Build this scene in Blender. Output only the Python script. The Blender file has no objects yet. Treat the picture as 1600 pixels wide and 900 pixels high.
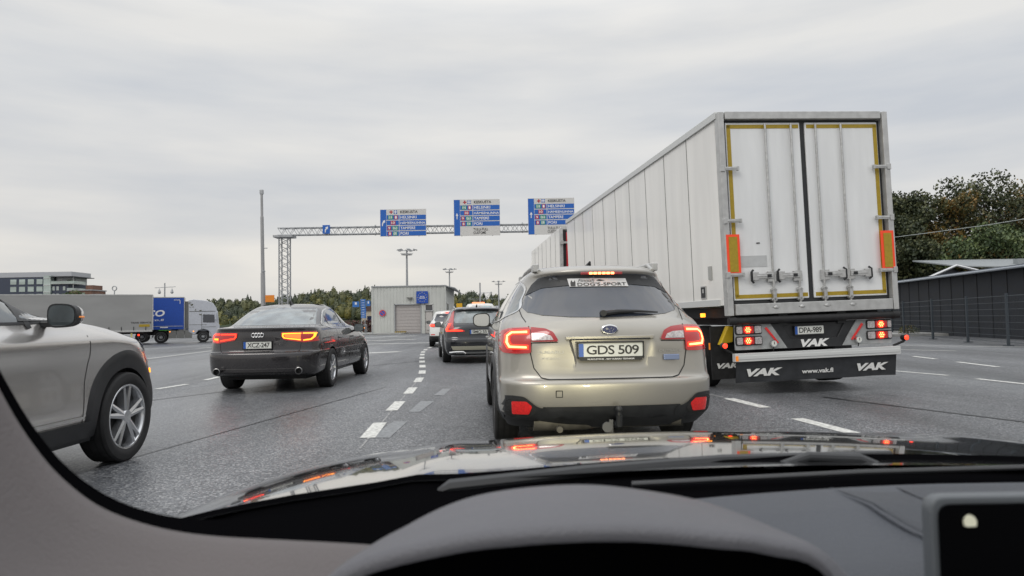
import bpy, bmesh, math, random
from mathutils import Vector, Matrix
from mathutils.bvhtree import BVHTree
from math import sin, cos, pi, radians as RD
random.seed(7)
S = bpy.context.scene
COL = S.collection
H = 1.12
# ---------------------------------------------------------------- camera, sky, sun, exposure
cam = bpy.data.objects.new('camera', bpy.data.cameras.new('camera')); COL.objects.link(cam)
S.camera = cam
cam.data.sensor_width = 36; cam.data.lens = 36 * 1077 / 1600
cam.data.clip_start = 0.05; cam.data.clip_end = 6000
cam.matrix_world = (Matrix.Translation((0, 0, H)) @ Matrix.Rotation(RD(90) + math.atan(50 / 1077), 4, 'X')
                    @ Matrix.Rotation(RD(-1.0), 4, 'Z'))
cam.data.dof.use_dof = True
cam.data.dof.focus_distance = 7.0
cam.data.dof.aperture_fstop = 7.0
SUN_EL, SUN_AZ = 42, 215
W = bpy.data.worlds.new('World'); S.world = W; W.use_nodes = True
nt = W.node_tree; N = nt.nodes; L = nt.links
for n in list(N): N.remove(n)
def nn(t, **k):
    n = N.new(t)
    for a, b in k.items(): setattr(n, a, b)
    return n
sky = nn('ShaderNodeTexSky', sky_type='NISHITA', sun_disc=False)
sky.sun_elevation = RD(SUN_EL); sky.sun_rotation = RD(SUN_AZ)
tc = nn('ShaderNodeTexCoord'); mp = nn('ShaderNodeMapping'); mp.inputs['Scale'].default_value = (1.1, 1.1, 6.5)
L.new(tc.outputs['Generated'], mp.inputs['Vector'])
n1 = nn('ShaderNodeTexNoise'); n1.inputs['Scale'].default_value = 1.7; n1.inputs['Detail'].default_value = 6; n1.inputs['Roughness'].default_value = .5
L.new(mp.outputs[0], n1.inputs['Vector'])
cr = nn('ShaderNodeValToRGB'); e = cr.color_ramp.elements
e[0].position = .33; e[0].color = (.62, .65, .695, 1); e[1].position = .66; e[1].color = (.86, .85, .825, 1)
L.new(n1.outputs['Fac'], cr.inputs[0])
sp = nn('ShaderNodeSeparateXYZ'); L.new(tc.outputs['Generated'], sp.inputs[0])
mr = nn('ShaderNodeMapRange'); mr.inputs['From Min'].default_value = 0.38; mr.inputs['From Max'].default_value = 1
mr.inputs['To Min'].default_value = 10.3; mr.inputs['To Max'].default_value = 25
L.new(sp.outputs['Z'], mr.inputs['Value'])
ml = nn('ShaderNodeVectorMath', operation='SCALE'); wt = nn('ShaderNodeValToRGB'); we = wt.color_ramp.elements; we[0].position = 0; we[0].color = (1.03, .985, .93, 1); we[1].position = .30; we[1].color = (1, 1, 1, 1)
L.new(sp.outputs['Z'], wt.inputs[0]); wm_ = nn('ShaderNodeVectorMath', operation='MULTIPLY'); L.new(cr.outputs[0], wm_.inputs[0]); L.new(wt.outputs[0], wm_.inputs[1])
L.new(wm_.outputs[0], ml.inputs[0]); L.new(mr.outputs[0], ml.inputs['Scale'])
mx = nn('ShaderNodeMix', data_type='RGBA'); mx.inputs[0].default_value = .93
L.new(sky.outputs[0], mx.inputs[6]); L.new(ml.outputs[0], mx.inputs[7])
bg = nn('ShaderNodeBackground'); bg.inputs['Strength'].default_value = .1
L.new(mx.outputs[2], bg.inputs[0])
wo = nn('ShaderNodeOutputWorld'); L.new(bg.outputs[0], wo.inputs[0])
sun = bpy.data.objects.new('sun', bpy.data.lights.new('sun', 'SUN')); COL.objects.link(sun)
sun.data.energy = .9; sun.data.angle = RD(25); sun.data.color = (1, .95, .88)
sun.rotation_euler = (RD(90 - SUN_EL), 0, RD(180 - SUN_AZ))
S.view_settings.view_transform = 'Standard'; S.view_settings.look = 'None'
S.view_settings.exposure = -0.1; S.view_settings.gamma = 1; S.view_settings.use_curve_mapping = False
S.cycles.max_bounces = 6

# ---------------------------------------------------------------- materials
def M(name, col, rough=.5, metal=0, coat=0, em=None, es=0, vary=0, vs=8, bump=0, bs=60, ior=1.5, dirt=0, trans=0, crough=.04, vcol=None, stretch=(1, 1, 1), flake=0):
    m = bpy.data.materials.new(name); m.use_nodes = True
    t = m.node_tree; b = t.nodes['Principled BSDF']
    b.inputs['Base Color'].default_value = (*col, 1); b.inputs['Roughness'].default_value = rough
    b.inputs['Metallic'].default_value = metal; b.inputs['Coat Weight'].default_value = coat
    b.inputs['Coat Roughness'].default_value = crough; b.inputs['IOR'].default_value = ior
    b.inputs['Transmission Weight'].default_value = trans
    if em: b.inputs['Emission Color'].default_value = (*em, 1); b.inputs['Emission Strength'].default_value = es
    c = t.nodes.new('ShaderNodeTexCoord'); mpp = t.nodes.new('ShaderNodeMapping'); mpp.inputs['Scale'].default_value = stretch
    t.links.new(c.outputs['Object'], mpp.inputs[0])
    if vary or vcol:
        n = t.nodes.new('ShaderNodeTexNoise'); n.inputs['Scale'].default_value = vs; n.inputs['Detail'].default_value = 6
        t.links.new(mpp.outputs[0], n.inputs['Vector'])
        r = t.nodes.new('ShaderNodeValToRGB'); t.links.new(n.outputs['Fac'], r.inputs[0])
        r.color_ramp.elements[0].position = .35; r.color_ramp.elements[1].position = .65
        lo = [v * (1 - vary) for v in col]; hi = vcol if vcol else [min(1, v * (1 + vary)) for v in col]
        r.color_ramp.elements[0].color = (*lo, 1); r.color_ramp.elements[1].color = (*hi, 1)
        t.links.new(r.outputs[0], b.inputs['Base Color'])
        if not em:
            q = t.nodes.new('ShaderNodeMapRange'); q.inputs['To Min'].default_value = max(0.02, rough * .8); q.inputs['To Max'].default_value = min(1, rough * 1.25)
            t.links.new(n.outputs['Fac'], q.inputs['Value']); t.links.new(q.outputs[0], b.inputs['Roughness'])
    if bump:
        n = t.nodes.new('ShaderNodeTexNoise'); n.inputs['Scale'].default_value = bs; n.inputs['Detail'].default_value = 4
        t.links.new(mpp.outputs[0], n.inputs['Vector'])
        bp = t.nodes.new('ShaderNodeBump'); bp.inputs['Strength'].default_value = bump; bp.inputs['Distance'].default_value = .01
        t.links.new(n.outputs['Fac'], bp.inputs['Height']); t.links.new(bp.outputs[0], b.inputs['Normal'])
    return m
black = M('black_plastic', (.018, .019, .021), .45, vary=.25, bump=.15, bs=250)
rubber = M('rubber', (.016, .016, .017), .72, vary=.35, vs=14)
gap = M('panel_gap', (.008, .008, .009), .7)
seam = M('panel_seam', (.13, .13, .125), .7)
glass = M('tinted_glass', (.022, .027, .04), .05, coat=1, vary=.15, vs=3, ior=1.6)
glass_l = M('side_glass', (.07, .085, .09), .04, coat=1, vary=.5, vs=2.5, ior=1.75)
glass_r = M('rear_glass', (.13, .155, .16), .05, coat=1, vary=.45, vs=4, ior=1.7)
chrome = M('chrome', (.7, .7, .7), .14, 1)
steel = M('brushed_steel', (.52, .52, .51), .34, .9, vary=.12, vs=20)
alu = M('aluminium', (.50, .50, .49), .45, .5, vary=.10, vs=9)
galv = M('galvanised_steel', (.36, .37, .38), .5, .4, vary=.15)
alloy = M('alloy', (.62, .63, .65), .24, .85, coat=.6)
red_lens = M('red_lens', (.32, .008, .010), .12, coat=1)
clear_lens = M('clear_lens', (.46, .43, .43), .18, .25, coat=1, vary=.3, vs=60)
red_on = M('red_lamp_lit', (.8, .02, .01), .3, em=(1, .04, .013), es=3.2)
red_core = M('red_lamp_core', (.8, .02, .01), .3, em=(1, .26, .08), es=8)
red_glow = M('red_lens_glowing', (.30, .004, .005), .2, coat=1, em=(1, .012, .006), es=.13)
amber = M('amber_lamp_lit', (.9, .3, .02), .3, em=(1, .30, .02), es=3.0)
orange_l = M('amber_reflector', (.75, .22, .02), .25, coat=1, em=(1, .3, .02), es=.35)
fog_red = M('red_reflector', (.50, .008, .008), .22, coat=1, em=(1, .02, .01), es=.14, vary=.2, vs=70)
white_p = M('white_letter', (.78, .78, .76), .5)
plate_w = M('plate_white', (.70, .71, .66), .4, vary=.04)
plate_b = M('plate_blue', (.02, .10, .42), .4)
ink = M('ink', (.02, .02, .02), .5)
mirror_m = M('mirror_glass', (.55, .57, .57), .06, 1)

# ---------------------------------------------------------------- mesh helpers
class MB:
    def __init__(s): s.v = []; s.f = []; s.m = []
    def add(s, vs, fs, m=0):
        b = len(s.v); s.v += [Vector(v) for v in vs]; s.f += [tuple(b + i for i in f) for f in fs]; s.m += [m] * len(fs); return s
    def box(s, c, d, m=0, R=None):
        c = Vector(c); h = Vector(d) / 2
        vs = [Vector((x * h.x, y * h.y, z * h.z)) for x in (-1, 1) for y in (-1, 1) for z in (-1, 1)]
        if R is not None: vs = [R @ v for v in vs]
        return s.add([c + v for v in vs], [(0, 1, 3, 2), (4, 6, 7, 5), (0, 4, 5, 1), (2, 3, 7, 6), (0, 2, 6, 4), (1, 5, 7, 3)], m)
    def tube(s, path, r, n=8, m=0, caps=True):
        path = [Vector(p) for p in path]; rs = r if isinstance(r, (list, tuple)) else [r] * len(path)
        rings = []; up0 = None
        for i, p in enumerate(path):
            d = (path[min(i + 1, len(path) - 1)] - path[max(i - 1, 0)]).normalized()
            if up0 is None: up0 = Vector((0, 0, 1)) if abs(d.z) < .9 else Vector((1, 0, 0))
            a = d.cross(up0).normalized(); b = a.cross(d).normalized(); up0 = b
            rings.append([p + (a * cos(2 * pi * k / n) + b * sin(2 * pi * k / n)) * rs[i] for k in range(n)])
        vs = [v for q in rings for v in q]; fs = []
        for i in range(len(path) - 1):
            for k in range(n):
                k2 = (k + 1) % n; fs.append((i * n + k, i * n + k2, (i + 1) * n + k2, (i + 1) * n + k))
        if caps: fs += [tuple(range(n))[::-1], tuple((len(path) - 1) * n + k for k in range(n))]
        return s.add(vs, fs, m)
    def lathe(s, prof, origin=(0, 0, 0), axis='x', n=32, m=0, sg=1):
        vs = []; fs = []; o = Vector(origin)
        for r, h in prof:
            for k in range(n):
                a = 2 * pi * k / n
                p = {'x': (h * sg, r * cos(a), r * sin(a)), 'y': (r * cos(a), h * sg, r * sin(a)), 'z': (r * cos(a), r * sin(a), h * sg)}[axis]
                vs.append(o + Vector(p))
        for i in range(len(prof) - 1):
            for k in range(n):
                k2 = (k + 1) % n; fs.append((i * n + k, i * n + k2, (i + 1) * n + k2, (i + 1) * n + k))
        return s.add(vs, fs, m)
    def prism(s, loop, vec, m=0):
        loop = [Vector(p) for p in loop]; n = len(loop); vec = Vector(vec)
        vs = loop + [p + vec for p in loop]
        fs = [tuple(range(n)), tuple(range(2 * n - 1, n - 1, -1))] + [(i, i + n, (i + 1) % n + n, (i + 1) % n) for i in range(n)]
        return s.add(vs, fs, m)
    def grid(s, rows, m=0, closed=False):
        n = len(rows[0]); vs = [v for r in rows for v in r]; fs = []
        for i in range(len(rows) - 1):
            for k in range(n if closed else n - 1):
                k2 = (k + 1) % n; fs.append((i * n + k, i * n + k2, (i + 1) * n + k2, (i + 1) * n + k))
        return s.add(vs, fs, m)
    def build(s, name, mats, parent=None, ang=35, bevel=0, fix=True, off=None, seg=2):
        me = bpy.data.meshes.new(name); me.from_pydata([tuple(v) for v in s.v], [], s.f)
        if not isinstance(mats, (list, tuple)): mats = [mats]
        for m in mats: me.materials.append(m)
        for p, m in zip(me.polygons, s.m): p.material_index = m
        if fix:
            bm = bmesh.new(); bm.from_mesh(me); bmesh.ops.recalc_face_normals(bm, faces=bm.faces); bm.to_mesh(me); bm.free()
        for p in me.polygons: p.use_smooth = True
        me.set_sharp_from_angle(angle=RD(ang))
        o = bpy.data.objects.new(name, me); COL.objects.link(o)
        if parent: o.parent = parent
        if off is not None: o.location = off
        if bevel:
            b = o.modifiers.new('bevel', 'BEVEL'); b.width = bevel; b.segments = seg; b.limit_method = 'ANGLE'; b.angle_limit = RD(40); b.harden_normals = True
        return o
def tag(o, label=None, cat=None, group=None, kind=None):
    if label: o['label'] = label
    if cat: o['category'] = cat
    if group: o['group'] = group
    if kind: o['kind'] = kind
    return o
def empty(name, loc, rz=0, label=None, cat=None, group=None, rx=0, ry=0):
    o = bpy.data.objects.new(name, None); COL.objects.link(o); o.location = loc; o.rotation_euler = (RD(rx), RD(ry), RD(rz))
    o.empty_display_size = .2
    return tag(o, label, cat, group)
def sstep(t): t = max(0, min(1, t)); return t * t * (3 - 2 * t)
def gz(x, y): return -.36 * sstep((y - 25) / 30) * sstep((-x - 14) / 9)
def crv(pts, n=6, closed=True):
    out = []; N_ = len(pts); rng = range(N_) if closed else range(N_ - 1)
    for i in rng:
        g = lambda k: Vector(pts[k % N_]) if closed else Vector(pts[max(0, min(N_ - 1, k))])
        a, b, c, d = g(i - 1), g(i), g(i + 1), g(i + 2)
        for j in range(n):
            t = j / n
            out.append(.5 * (2 * b + (c - a) * t + (2 * a - 5 * b + 4 * c - d) * t * t + (3 * b - a - 3 * c + d) * t ** 3))
    if not closed: out.append(Vector(pts[-1]))
    return [tuple(p) for p in out]
def rnd(pts, r, seg=4):
    out = []; n = len(pts)
    for i in range(n):
        p = Vector(pts[i]); a = Vector(pts[i - 1]) - p; b = Vector(pts[(i + 1) % n]) - p
        q = min(r, a.length * .45, b.length * .45)
        A = p + a.normalized() * q; B = p + b.normalized() * q
        for k in range(seg + 1):
            t = k / seg; out.append(tuple(A * (1 - t) ** 2 + p * 2 * t * (1 - t) + B * t * t))
    return out
# project a 2D outline on a body: 'r' from behind, 'f' from the front, 's' from a side, 't' from above
def ray(bvh, ax, u, v, sg=1):
    if ax == 'r': o, d = Vector((u, -30, v)), Vector((0, 1, 0))
    elif ax == 'f': o, d = Vector((u, 30, v)), Vector((0, -1, 0))
    elif ax == 's': o, d = Vector((sg * 9, u, v)), Vector((-sg, 0, 0))
    else: o, d = Vector((u, v, 9)), Vector((0, 0, -1))
    h = bvh.ray_cast(o, d)
    if h[0] is None:
        far = bvh.find_nearest(o + d * (30 if ax in 'rf' else 9)); return far[0], d, False
    return h[0], d, True
def patch(bvh, pts, ax, mat, name, parent, off=.005, sg=1, step=.05, deep=.012):
    if sum(a[0] * b[1] - b[0] * a[1] for a, b in zip(pts, list(pts[1:]) + [pts[0]])) < 0: pts = list(pts)[::-1]
    bm = bmesh.new(); vs = [bm.verts.new((p[0], p[1], 0)) for p in pts]; bm.faces.new(vs); bm.normal_update()
    bmesh.ops.triangulate(bm, faces=bm.faces[:])
    for a in (0, 1):
        lo = min(p[a] for p in pts); hi = max(p[a] for p in pts); k = int((hi - lo) / step)
        for i in range(1, k + 1):
            co = [0, 0, 0]; co[a] = lo + (hi - lo) * i / (k + 1); no = [0, 0, 0]; no[a] = 1
            bmesh.ops.bisect_plane(bm, geom=bm.verts[:] + bm.edges[:] + bm.faces[:], plane_co=co, plane_no=no)
    bmesh.ops.remove_doubles(bm, verts=bm.verts[:], dist=.0004)
    bmesh.ops.dissolve_limit(bm, angle_limit=.001, verts=[], edges=[]) if 0 else None
    bd = [e_ for e_ in bm.edges if e_.is_boundary]
    ext = bmesh.ops.extrude_edge_only(bm, edges=bd)['geom']; skirt = set(g for g in ext if isinstance(g, bmesh.types.BMVert))
    for v in bm.verts:
        p, d, ok = ray(bvh, ax, v.co.x, v.co.y, sg)
        v.co = p - d * (off if v not in skirt else -deep)
    bmesh.ops.recalc_face_normals(bm, faces=bm.faces[:])
    c = sum((f.normal * f.calc_area() for f in bm.faces if not any(v in skirt for v in f.verts)), Vector())
    if c.dot(d) > 0: bmesh.ops.reverse_faces(bm, faces=bm.faces[:])
    me = bpy.data.meshes.new(name); bm.to_mesh(me); bm.free(); me.materials.append(mat)
    for p in me.polygons: p.use_smooth = True
    me.set_sharp_from_angle(angle=RD(50))
    o = bpy.data.objects.new(name, me); COL.objects.link(o); o.parent = parent
    return o
def ribbon(mb, bvh, pts, w, ax, off=.003, sg=1, m=0, step=.05, closed=False):
    P_ = [Vector(p) for p in pts]
    if closed: P_.append(P_[0])
    q = [P_[0]]
    for a, b in zip(P_, P_[1:]):
        k = max(1, int((b - a).length / step))
        q += [a + (b - a) * (i + 1) / k for i in range(k)]
    rows = []
    for i, p in enumerate(q):
        d = (q[min(i + 1, len(q) - 1)] - q[max(0, i - 1)]).normalized(); n = Vector((-d.y, d.x)) * w / 2
        row = []
        for s_ in (-1, 1):
            h, dd, ok = ray(bvh, ax, p.x + n.x * s_, p.y + n.y * s_, sg); row.append(h - dd * off)
        rows.append(row)
    mb.grid(rows, m)
_tc = {}
def text2d(s, bold=0, shear=0, space=1.0):
    k = (s, bold, shear, space)
    if k not in _tc:
        cu = bpy.data.curves.new('t', 'FONT'); cu.body = s; cu.size = 1; cu.offset = bold; cu.shear = shear; cu.space_character = space
        cu.fill_mode = 'FRONT'; cu.resolution_u = 3
        o = bpy.data.objects.new('t', cu); me = o.to_mesh()
        V = [(v.co.x, v.co.y) for v in me.vertices]; F = [tuple(p.vertices) for p in me.polygons]
        o.to_mesh_clear(); bpy.data.objects.remove(o); bpy.data.curves.remove(cu)
        x0 = min(v[0] for v in V); x1 = max(v[0] for v in V); y0 = min(v[1] for v in V); y1 = max(v[1] for v in V)
        _tc[k] = ([((x - x0) / (x1 - x0), (y - y0) / (y1 - y0)) for x, y in V], F)
    return _tc[k]
# text laid between (u0,v0) and (u1,v1); fn maps (u, v) to a 3D point
def text(mb, s, u0, v0, u1, v1, fn, m=0, bold=0, shear=0, space=1.0):
    V, F = text2d(s, bold, shear, space)
    mb.add([fn(u0 + (u1 - u0) * a, v0 + (v1 - v0) * b) for a, b in V], F, m)

# ---------------------------------------------------------------- cars
def body_mesh(levels, bar=.05, sub=4, frontw=1):
    LV = []
    n = len(levels)
    for i in range(n - 1):
        g = lambda k: levels[max(0, min(n - 1, k))]
        a, b, c, d = g(i - 1), g(i), g(i + 1), g(i + 2)
        for j in range(sub):
            t = j / sub
            LV.append([.5 * (2 * q + (r - p) * t + (2 * p - 5 * q + 4 * r - s_) * t * t + (3 * q - p - 3 * r + s_) * t ** 3) for p, q, r, s_ in zip(a, b, c, d)])
    LV.append(list(levels[-1]))
    y0 = min(l[2] for l in levels); y1 = max(l[5] for l in levels); ym = (y0 + y1) / 2; hl = (y1 - y0) / 2
    V = []; F = []; K1, K2, K3 = 16, 34, 16
    for (z, w, yr, dr, nr, yf, df, nf) in LV:
        half = []
        for k in range(K1 + 1):
            t = pi / 2 * k / K1; half.append((w * sin(t) ** (2 / nr), yr + dr * (1 - cos(t) ** (2 / nr))))
        for k in range(1, K2):
            half.append((w, yr + dr + (yf - df - yr - dr) * k / K2))
        for k in range(K3 + 1):
            t = pi / 2 * (1 - k / K3); half.append((w * max(0, sin(t)) ** (2 / nf), yf - df * (1 - max(0, cos(t)) ** (2 / nf))))
        half = [(x * (1 - bar * abs((y - ym) / hl) ** 3), y) for x, y in half]
        ring = [(x, y, z) for x, y in half] + [(-x, y, z) for x, y in half[-2:0:-1]]
        V.append(ring)
    n = len(V[0]); vs = [v for r in V for v in r]
    for i in range(len(V) - 1):
        for k in range(n):
            k2 = (k + 1) % n; F.append((i * n + k, i * n + k2, (i + 1) * n + k2, (i + 1) * n + k))
    h = n // 2; tops = []
    for base, rev in ((0, True), ((len(V) - 1) * n, False)):
        for k in range(h):
            a, b = base + k, base + k + 1; c, d = base + (n - k - 1) % n, base + (n - k) % n
            q = (a, b) if a == d else (a, b)
            f = [a, b, c, d] if k > 0 else [a, b, c]
            if k == h - 1: f = [a, b, d]
            F.append(tuple(f[::-1] if rev else f))
    return vs, F
def make_body(root, levels, mat, wells, WR, bar=.05, cuts=(), low=None, lowmat=None, name='body'):
    vs, F = body_mesh(levels, bar)
    bvh = BVHTree.FromPolygons([Vector(v) for v in vs], F)
    b = MB(); b.add(vs, F); o = b.build(name, [mat] + ([lowmat] if lowmat else []), root, ang=38)
    cut = []
    for y, z in wells:
        for sg in (-1, 1):
            c = MB(); c.tube([(sg * .52, y, z), (sg * 1.3, y, z)], WR, 40); cut.append(c.build('cutter', gap, root))
    for c in cuts: cut.append(c.build('cutter', mat, root))
    for c in cut:
        m = o.modifiers.new('b', 'BOOLEAN'); m.operation = 'DIFFERENCE'; m.object = c; m.solver = 'EXACT'
    bpy.context.view_layer.update()
    me = bpy.data.meshes.new_from_object(o.evaluated_get(bpy.context.evaluated_depsgraph_get()))
    o.modifiers.clear(); o.data = me
    for c in cut: bpy.data.objects.remove(c)
    me.materials.clear(); me.materials.append(mat); me.materials.append(gap); me.materials.append(lowmat or mat)
    for p in me.polygons:
        c = p.center; p.material_index = 0; p.use_smooth = True
        if low and c.z < low: p.material_index = 2
        for y, z in wells:
            if (c.y - y) ** 2 + (c.z - z) ** 2 < (WR * .995) ** 2 and abs(c.x) > .5: p.material_index = 1
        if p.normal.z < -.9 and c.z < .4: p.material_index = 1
    me.set_sharp_from_angle(angle=RD(38))
    return o, bvh
def wheel(root, x, y, R, Wd, rr, style=5, sg=1, steer=0, rimmat=None, twin=False):
    t = MB(); h = Wd / 2
    prof = [(rr * .96, -h * .8), (rr + .015, -h * .97), (R * .86, -h), (R * .955, -h * .93), (R * .99, -h * .8), (R, -h * .5), (R, 0), (R, h * .5), (R * .99, h * .8), (R * .955, h * .93), (R * .86, h), (rr + .02, h * .97), (rr, h * .86), (rr * .96, h * .6), (rr * .94, -h * .8)]
    t.lathe(prof, n=48)
    for q in (-.45, -.15, .15, .45): t.lathe([(R + .001, (q - .03) * 2 * h * .8), (R + .0015, q * 2 * h * .8), (R + .001, (q + .03) * 2 * h * .8)], n=48, m=1)
    o = t.build('wheel', [rubber, gap], root); o.location = (x, y, R); o.rotation_euler = (0, 0, RD(steer))
    r = MB(); k = h * .86 * sg
    r.lathe([(rr * .97, k * .9), (rr, k), (rr * .99, k * 1.03), (rr * .94, k * 1.0), (rr * .90, k * .8), (rr * .88, -k * .6)], n=48)
    r.lathe([(rr * .9, k * .35), (.03, k * .25), (0.001, k * .25)], n=32, m=1)
    r.lathe([(.055, k * .3), (.062, k * .85), (.05, k * .98), (.001, k * 1.0)], n=20)
    if style == 0:
        r.lathe([(rr * .9, k * .3), (rr * .72, k * .1), (rr * .5, k * .5), (rr * .44, k * .95), (.09, k * .9), (.08, k * 1.25), (.001, k * 1.25)], n=40)
        for i in range(10):
            a = 2 * pi * i / 10; c = Vector((k, cos(a) * rr * .36, sin(a) * rr * .36)); r.tube([c, c + Vector((.03 * sg, 0, 0))], .016, 6, 1)
    else:
        ns = style
        for i in range(ns):
            a0 = 2 * pi * i / ns + pi / 2
            for da in ((-.17, .17) if ns == 5 else (0,)):
                wi, wo_ = (.036, .034) if ns == 5 else (.035, .028)
                a = a0; ao = a0 + da
                pi_ = Vector((0, cos(a + da * .7), sin(a + da * .7))) * .055; po = Vector((0, cos(ao), sin(ao))) * rr * .93
                tn = (po - pi_).normalized(); sd = Vector((0, -tn.z, tn.y))
                A = [pi_ + sd * wi * .7, pi_ - sd * wi * .7, po - sd * wo_ * .5, po + sd * wo_ * .5]
                top = [Vector((k * (.90 if j < 2 else .95), 0, 0)) + p_ for j, p_ in enumerate(A)]
                mid = [(top[0] + top[1]) / 2 + Vector((k * .1, 0, 0)), (top[2] + top[3]) / 2 + Vector((k * .06, 0, 0))]
                bot = [Vector((k * .35, 0, 0)) + p_ for p_ in A]
                r.add(top + mid + bot, [(0, 4, 5, 3), (4, 1, 2, 5), (0, 3, 9, 6), (1, 7, 8, 2), (0, 6, 7, 1, 4), (3, 5, 2, 8, 9)])
    ri = r.build('rim', [rimmat or alloy, gap], o, ang=30)
    return o
def plate(root, cx, cz, y, w, h, s, lab, tilt=8, sp=.9):
    p = MB(); p.prism(rnd([(cx - w / 2, cz - h / 2), (cx + w / 2, cz - h / 2), (cx + w / 2, cz + h / 2), (cx - w / 2, cz + h / 2)], .012) and [(q[0], y, q[1]) for q in rnd([(cx - w / 2, cz - h / 2), (cx + w / 2, cz - h / 2), (cx + w / 2, cz + h / 2), (cx - w / 2, cz + h / 2)], .012)], (0, .006, 0))
    o = p.build('licence_plate', plate_w, root)
    fr = MB()
    for a, b in (((cx, cz - h / 2 - .006), (w + .02, .016)), ((cx, cz + h / 2 + .004), (w + .02, .010)), ((cx - w / 2 - .005, cz), (.010, h + .02)), ((cx + w / 2 + .005, cz), (.010, h + .02))):
        fr.box((a[0], y - .001, a[1]), (b[0], .012, b[1]))
    fr.build('plate_frame', black, o)
    bl = MB(); bl.box((cx - w / 2 + .022, y - .001, cz), (.038, .003, h - .006)); bl.build('country_band', plate_b, o)
    t = MB(); f = lambda u, v: (u, y - .002, v)
    text(t, s, cx - w / 2 + .065, cz - h * .33, cx + w / 2 - .03, cz + h * .33, f, 0, bold=.012, space=sp)
    t.build('plate_lettering', ink, o)
    return o
def mirror(root, x, y, z, sg, mat, s=1.0, lampm=None, face='r'):
    m = MB(); rows = []
    for i in range(9):
        t = i / 8; yy = (t - .3) * .17 * s
        sc = (1 if t < .02 else math.sqrt(max(0, 1 - ((t - .0) / 1.02) ** 2.6)))
        ring = []
        for k in range(24):
            a = 2 * pi * k / 24; ca, sa = cos(a), sin(a)
            ex = .105 * s * math.copysign(abs(ca) ** .62, ca) * sc; ez = .085 * s * math.copysign(abs(sa) ** .65, sa) * sc * (1 - .12 * sg * ca)
            ring.append((x + ex, y + yy, z + ez))
        rows.append(ring)
    m.grid(rows[:4], 1, closed=True); m.grid(rows[3:], 0, closed=True); m.add(rows[0], [tuple(range(24))], 1); m.add(rows[-1], [tuple(range(24))])
    o = m.build('wing_mirror', [mat[0] if isinstance(mat, list) else mat, black], root, ang=60)
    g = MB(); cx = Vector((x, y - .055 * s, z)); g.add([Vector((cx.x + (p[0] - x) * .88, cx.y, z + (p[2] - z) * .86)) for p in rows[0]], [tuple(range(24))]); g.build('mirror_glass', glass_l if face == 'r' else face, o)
    a = MB(); a.box((x - sg * .13 * s, y + .02, z - .06 * s), (.14 * s, .07, .04)); a.build('mirror_arm', black, o, bevel=.01)
    if lampm:
        l = MB(); l.box((x + sg * .085 * s, y + .01, z - .01), (.045 * s, .06, .012), 0); l.build('turn_signal', lampm, o, bevel=.004)
    return o
def side_glass(root, bvh, outl, mat, sides=(-1, 1), split=(), trim=None, off=.004):
    for sg in sides:
        g = patch(bvh, outl, 's', mat, 'side_window', root, sg=sg, off=off)
        t = MB()
        for a, b, w in split: ribbon(t, bvh, [a, b], w, 's', off + .003, sg)
        if trim:
            ribbon(t, bvh, outl, .018, 's', off + .002, sg, m=1, closed=True)
        if t.v: t.build('window_trim', [black, trim or black], g)
def gaps(root, bvh, lines, w=.007, name='panel_gap', off=.0025, mat=None):
    b = MB()
    for l in lines:
        ax = l[0]; sg = l[2] if len(l) > 2 else 1
        ribbon(b, bvh, l[1], w, ax, off, sg)
    b.build(name, mat or gap, root)
def arch(root, bvh, y, z, R0, R1, mat, sides=(-1, 1), a0=-12, a1=192, off=.014, name='arch_trim'):
    for sg in sides:
        b = MB(); rows = []
        for i in range(41):
            a = RD(a0 + (a1 - a0) * i / 40); row = []
            for j in range(6):
                r = R0 + (R1 - R0) * j / 5
                h, d, ok = ray(bvh, 's', y + cos(a) * r, max(.23, z + sin(a) * r), sg)
                row.append(h - d * (off * (1 if 0 < j < 5 else .85 if j == 0 else .05)))
            row = [row[0] - Vector((sg * .06, 0, 0))] + row
            rows.append(row)
        b.grid(rows); b.build(name, mat, root, ang=50)
SIDE_Y = lambda y, a: [(p[0] + y, p[1]) for p in a]

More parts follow.
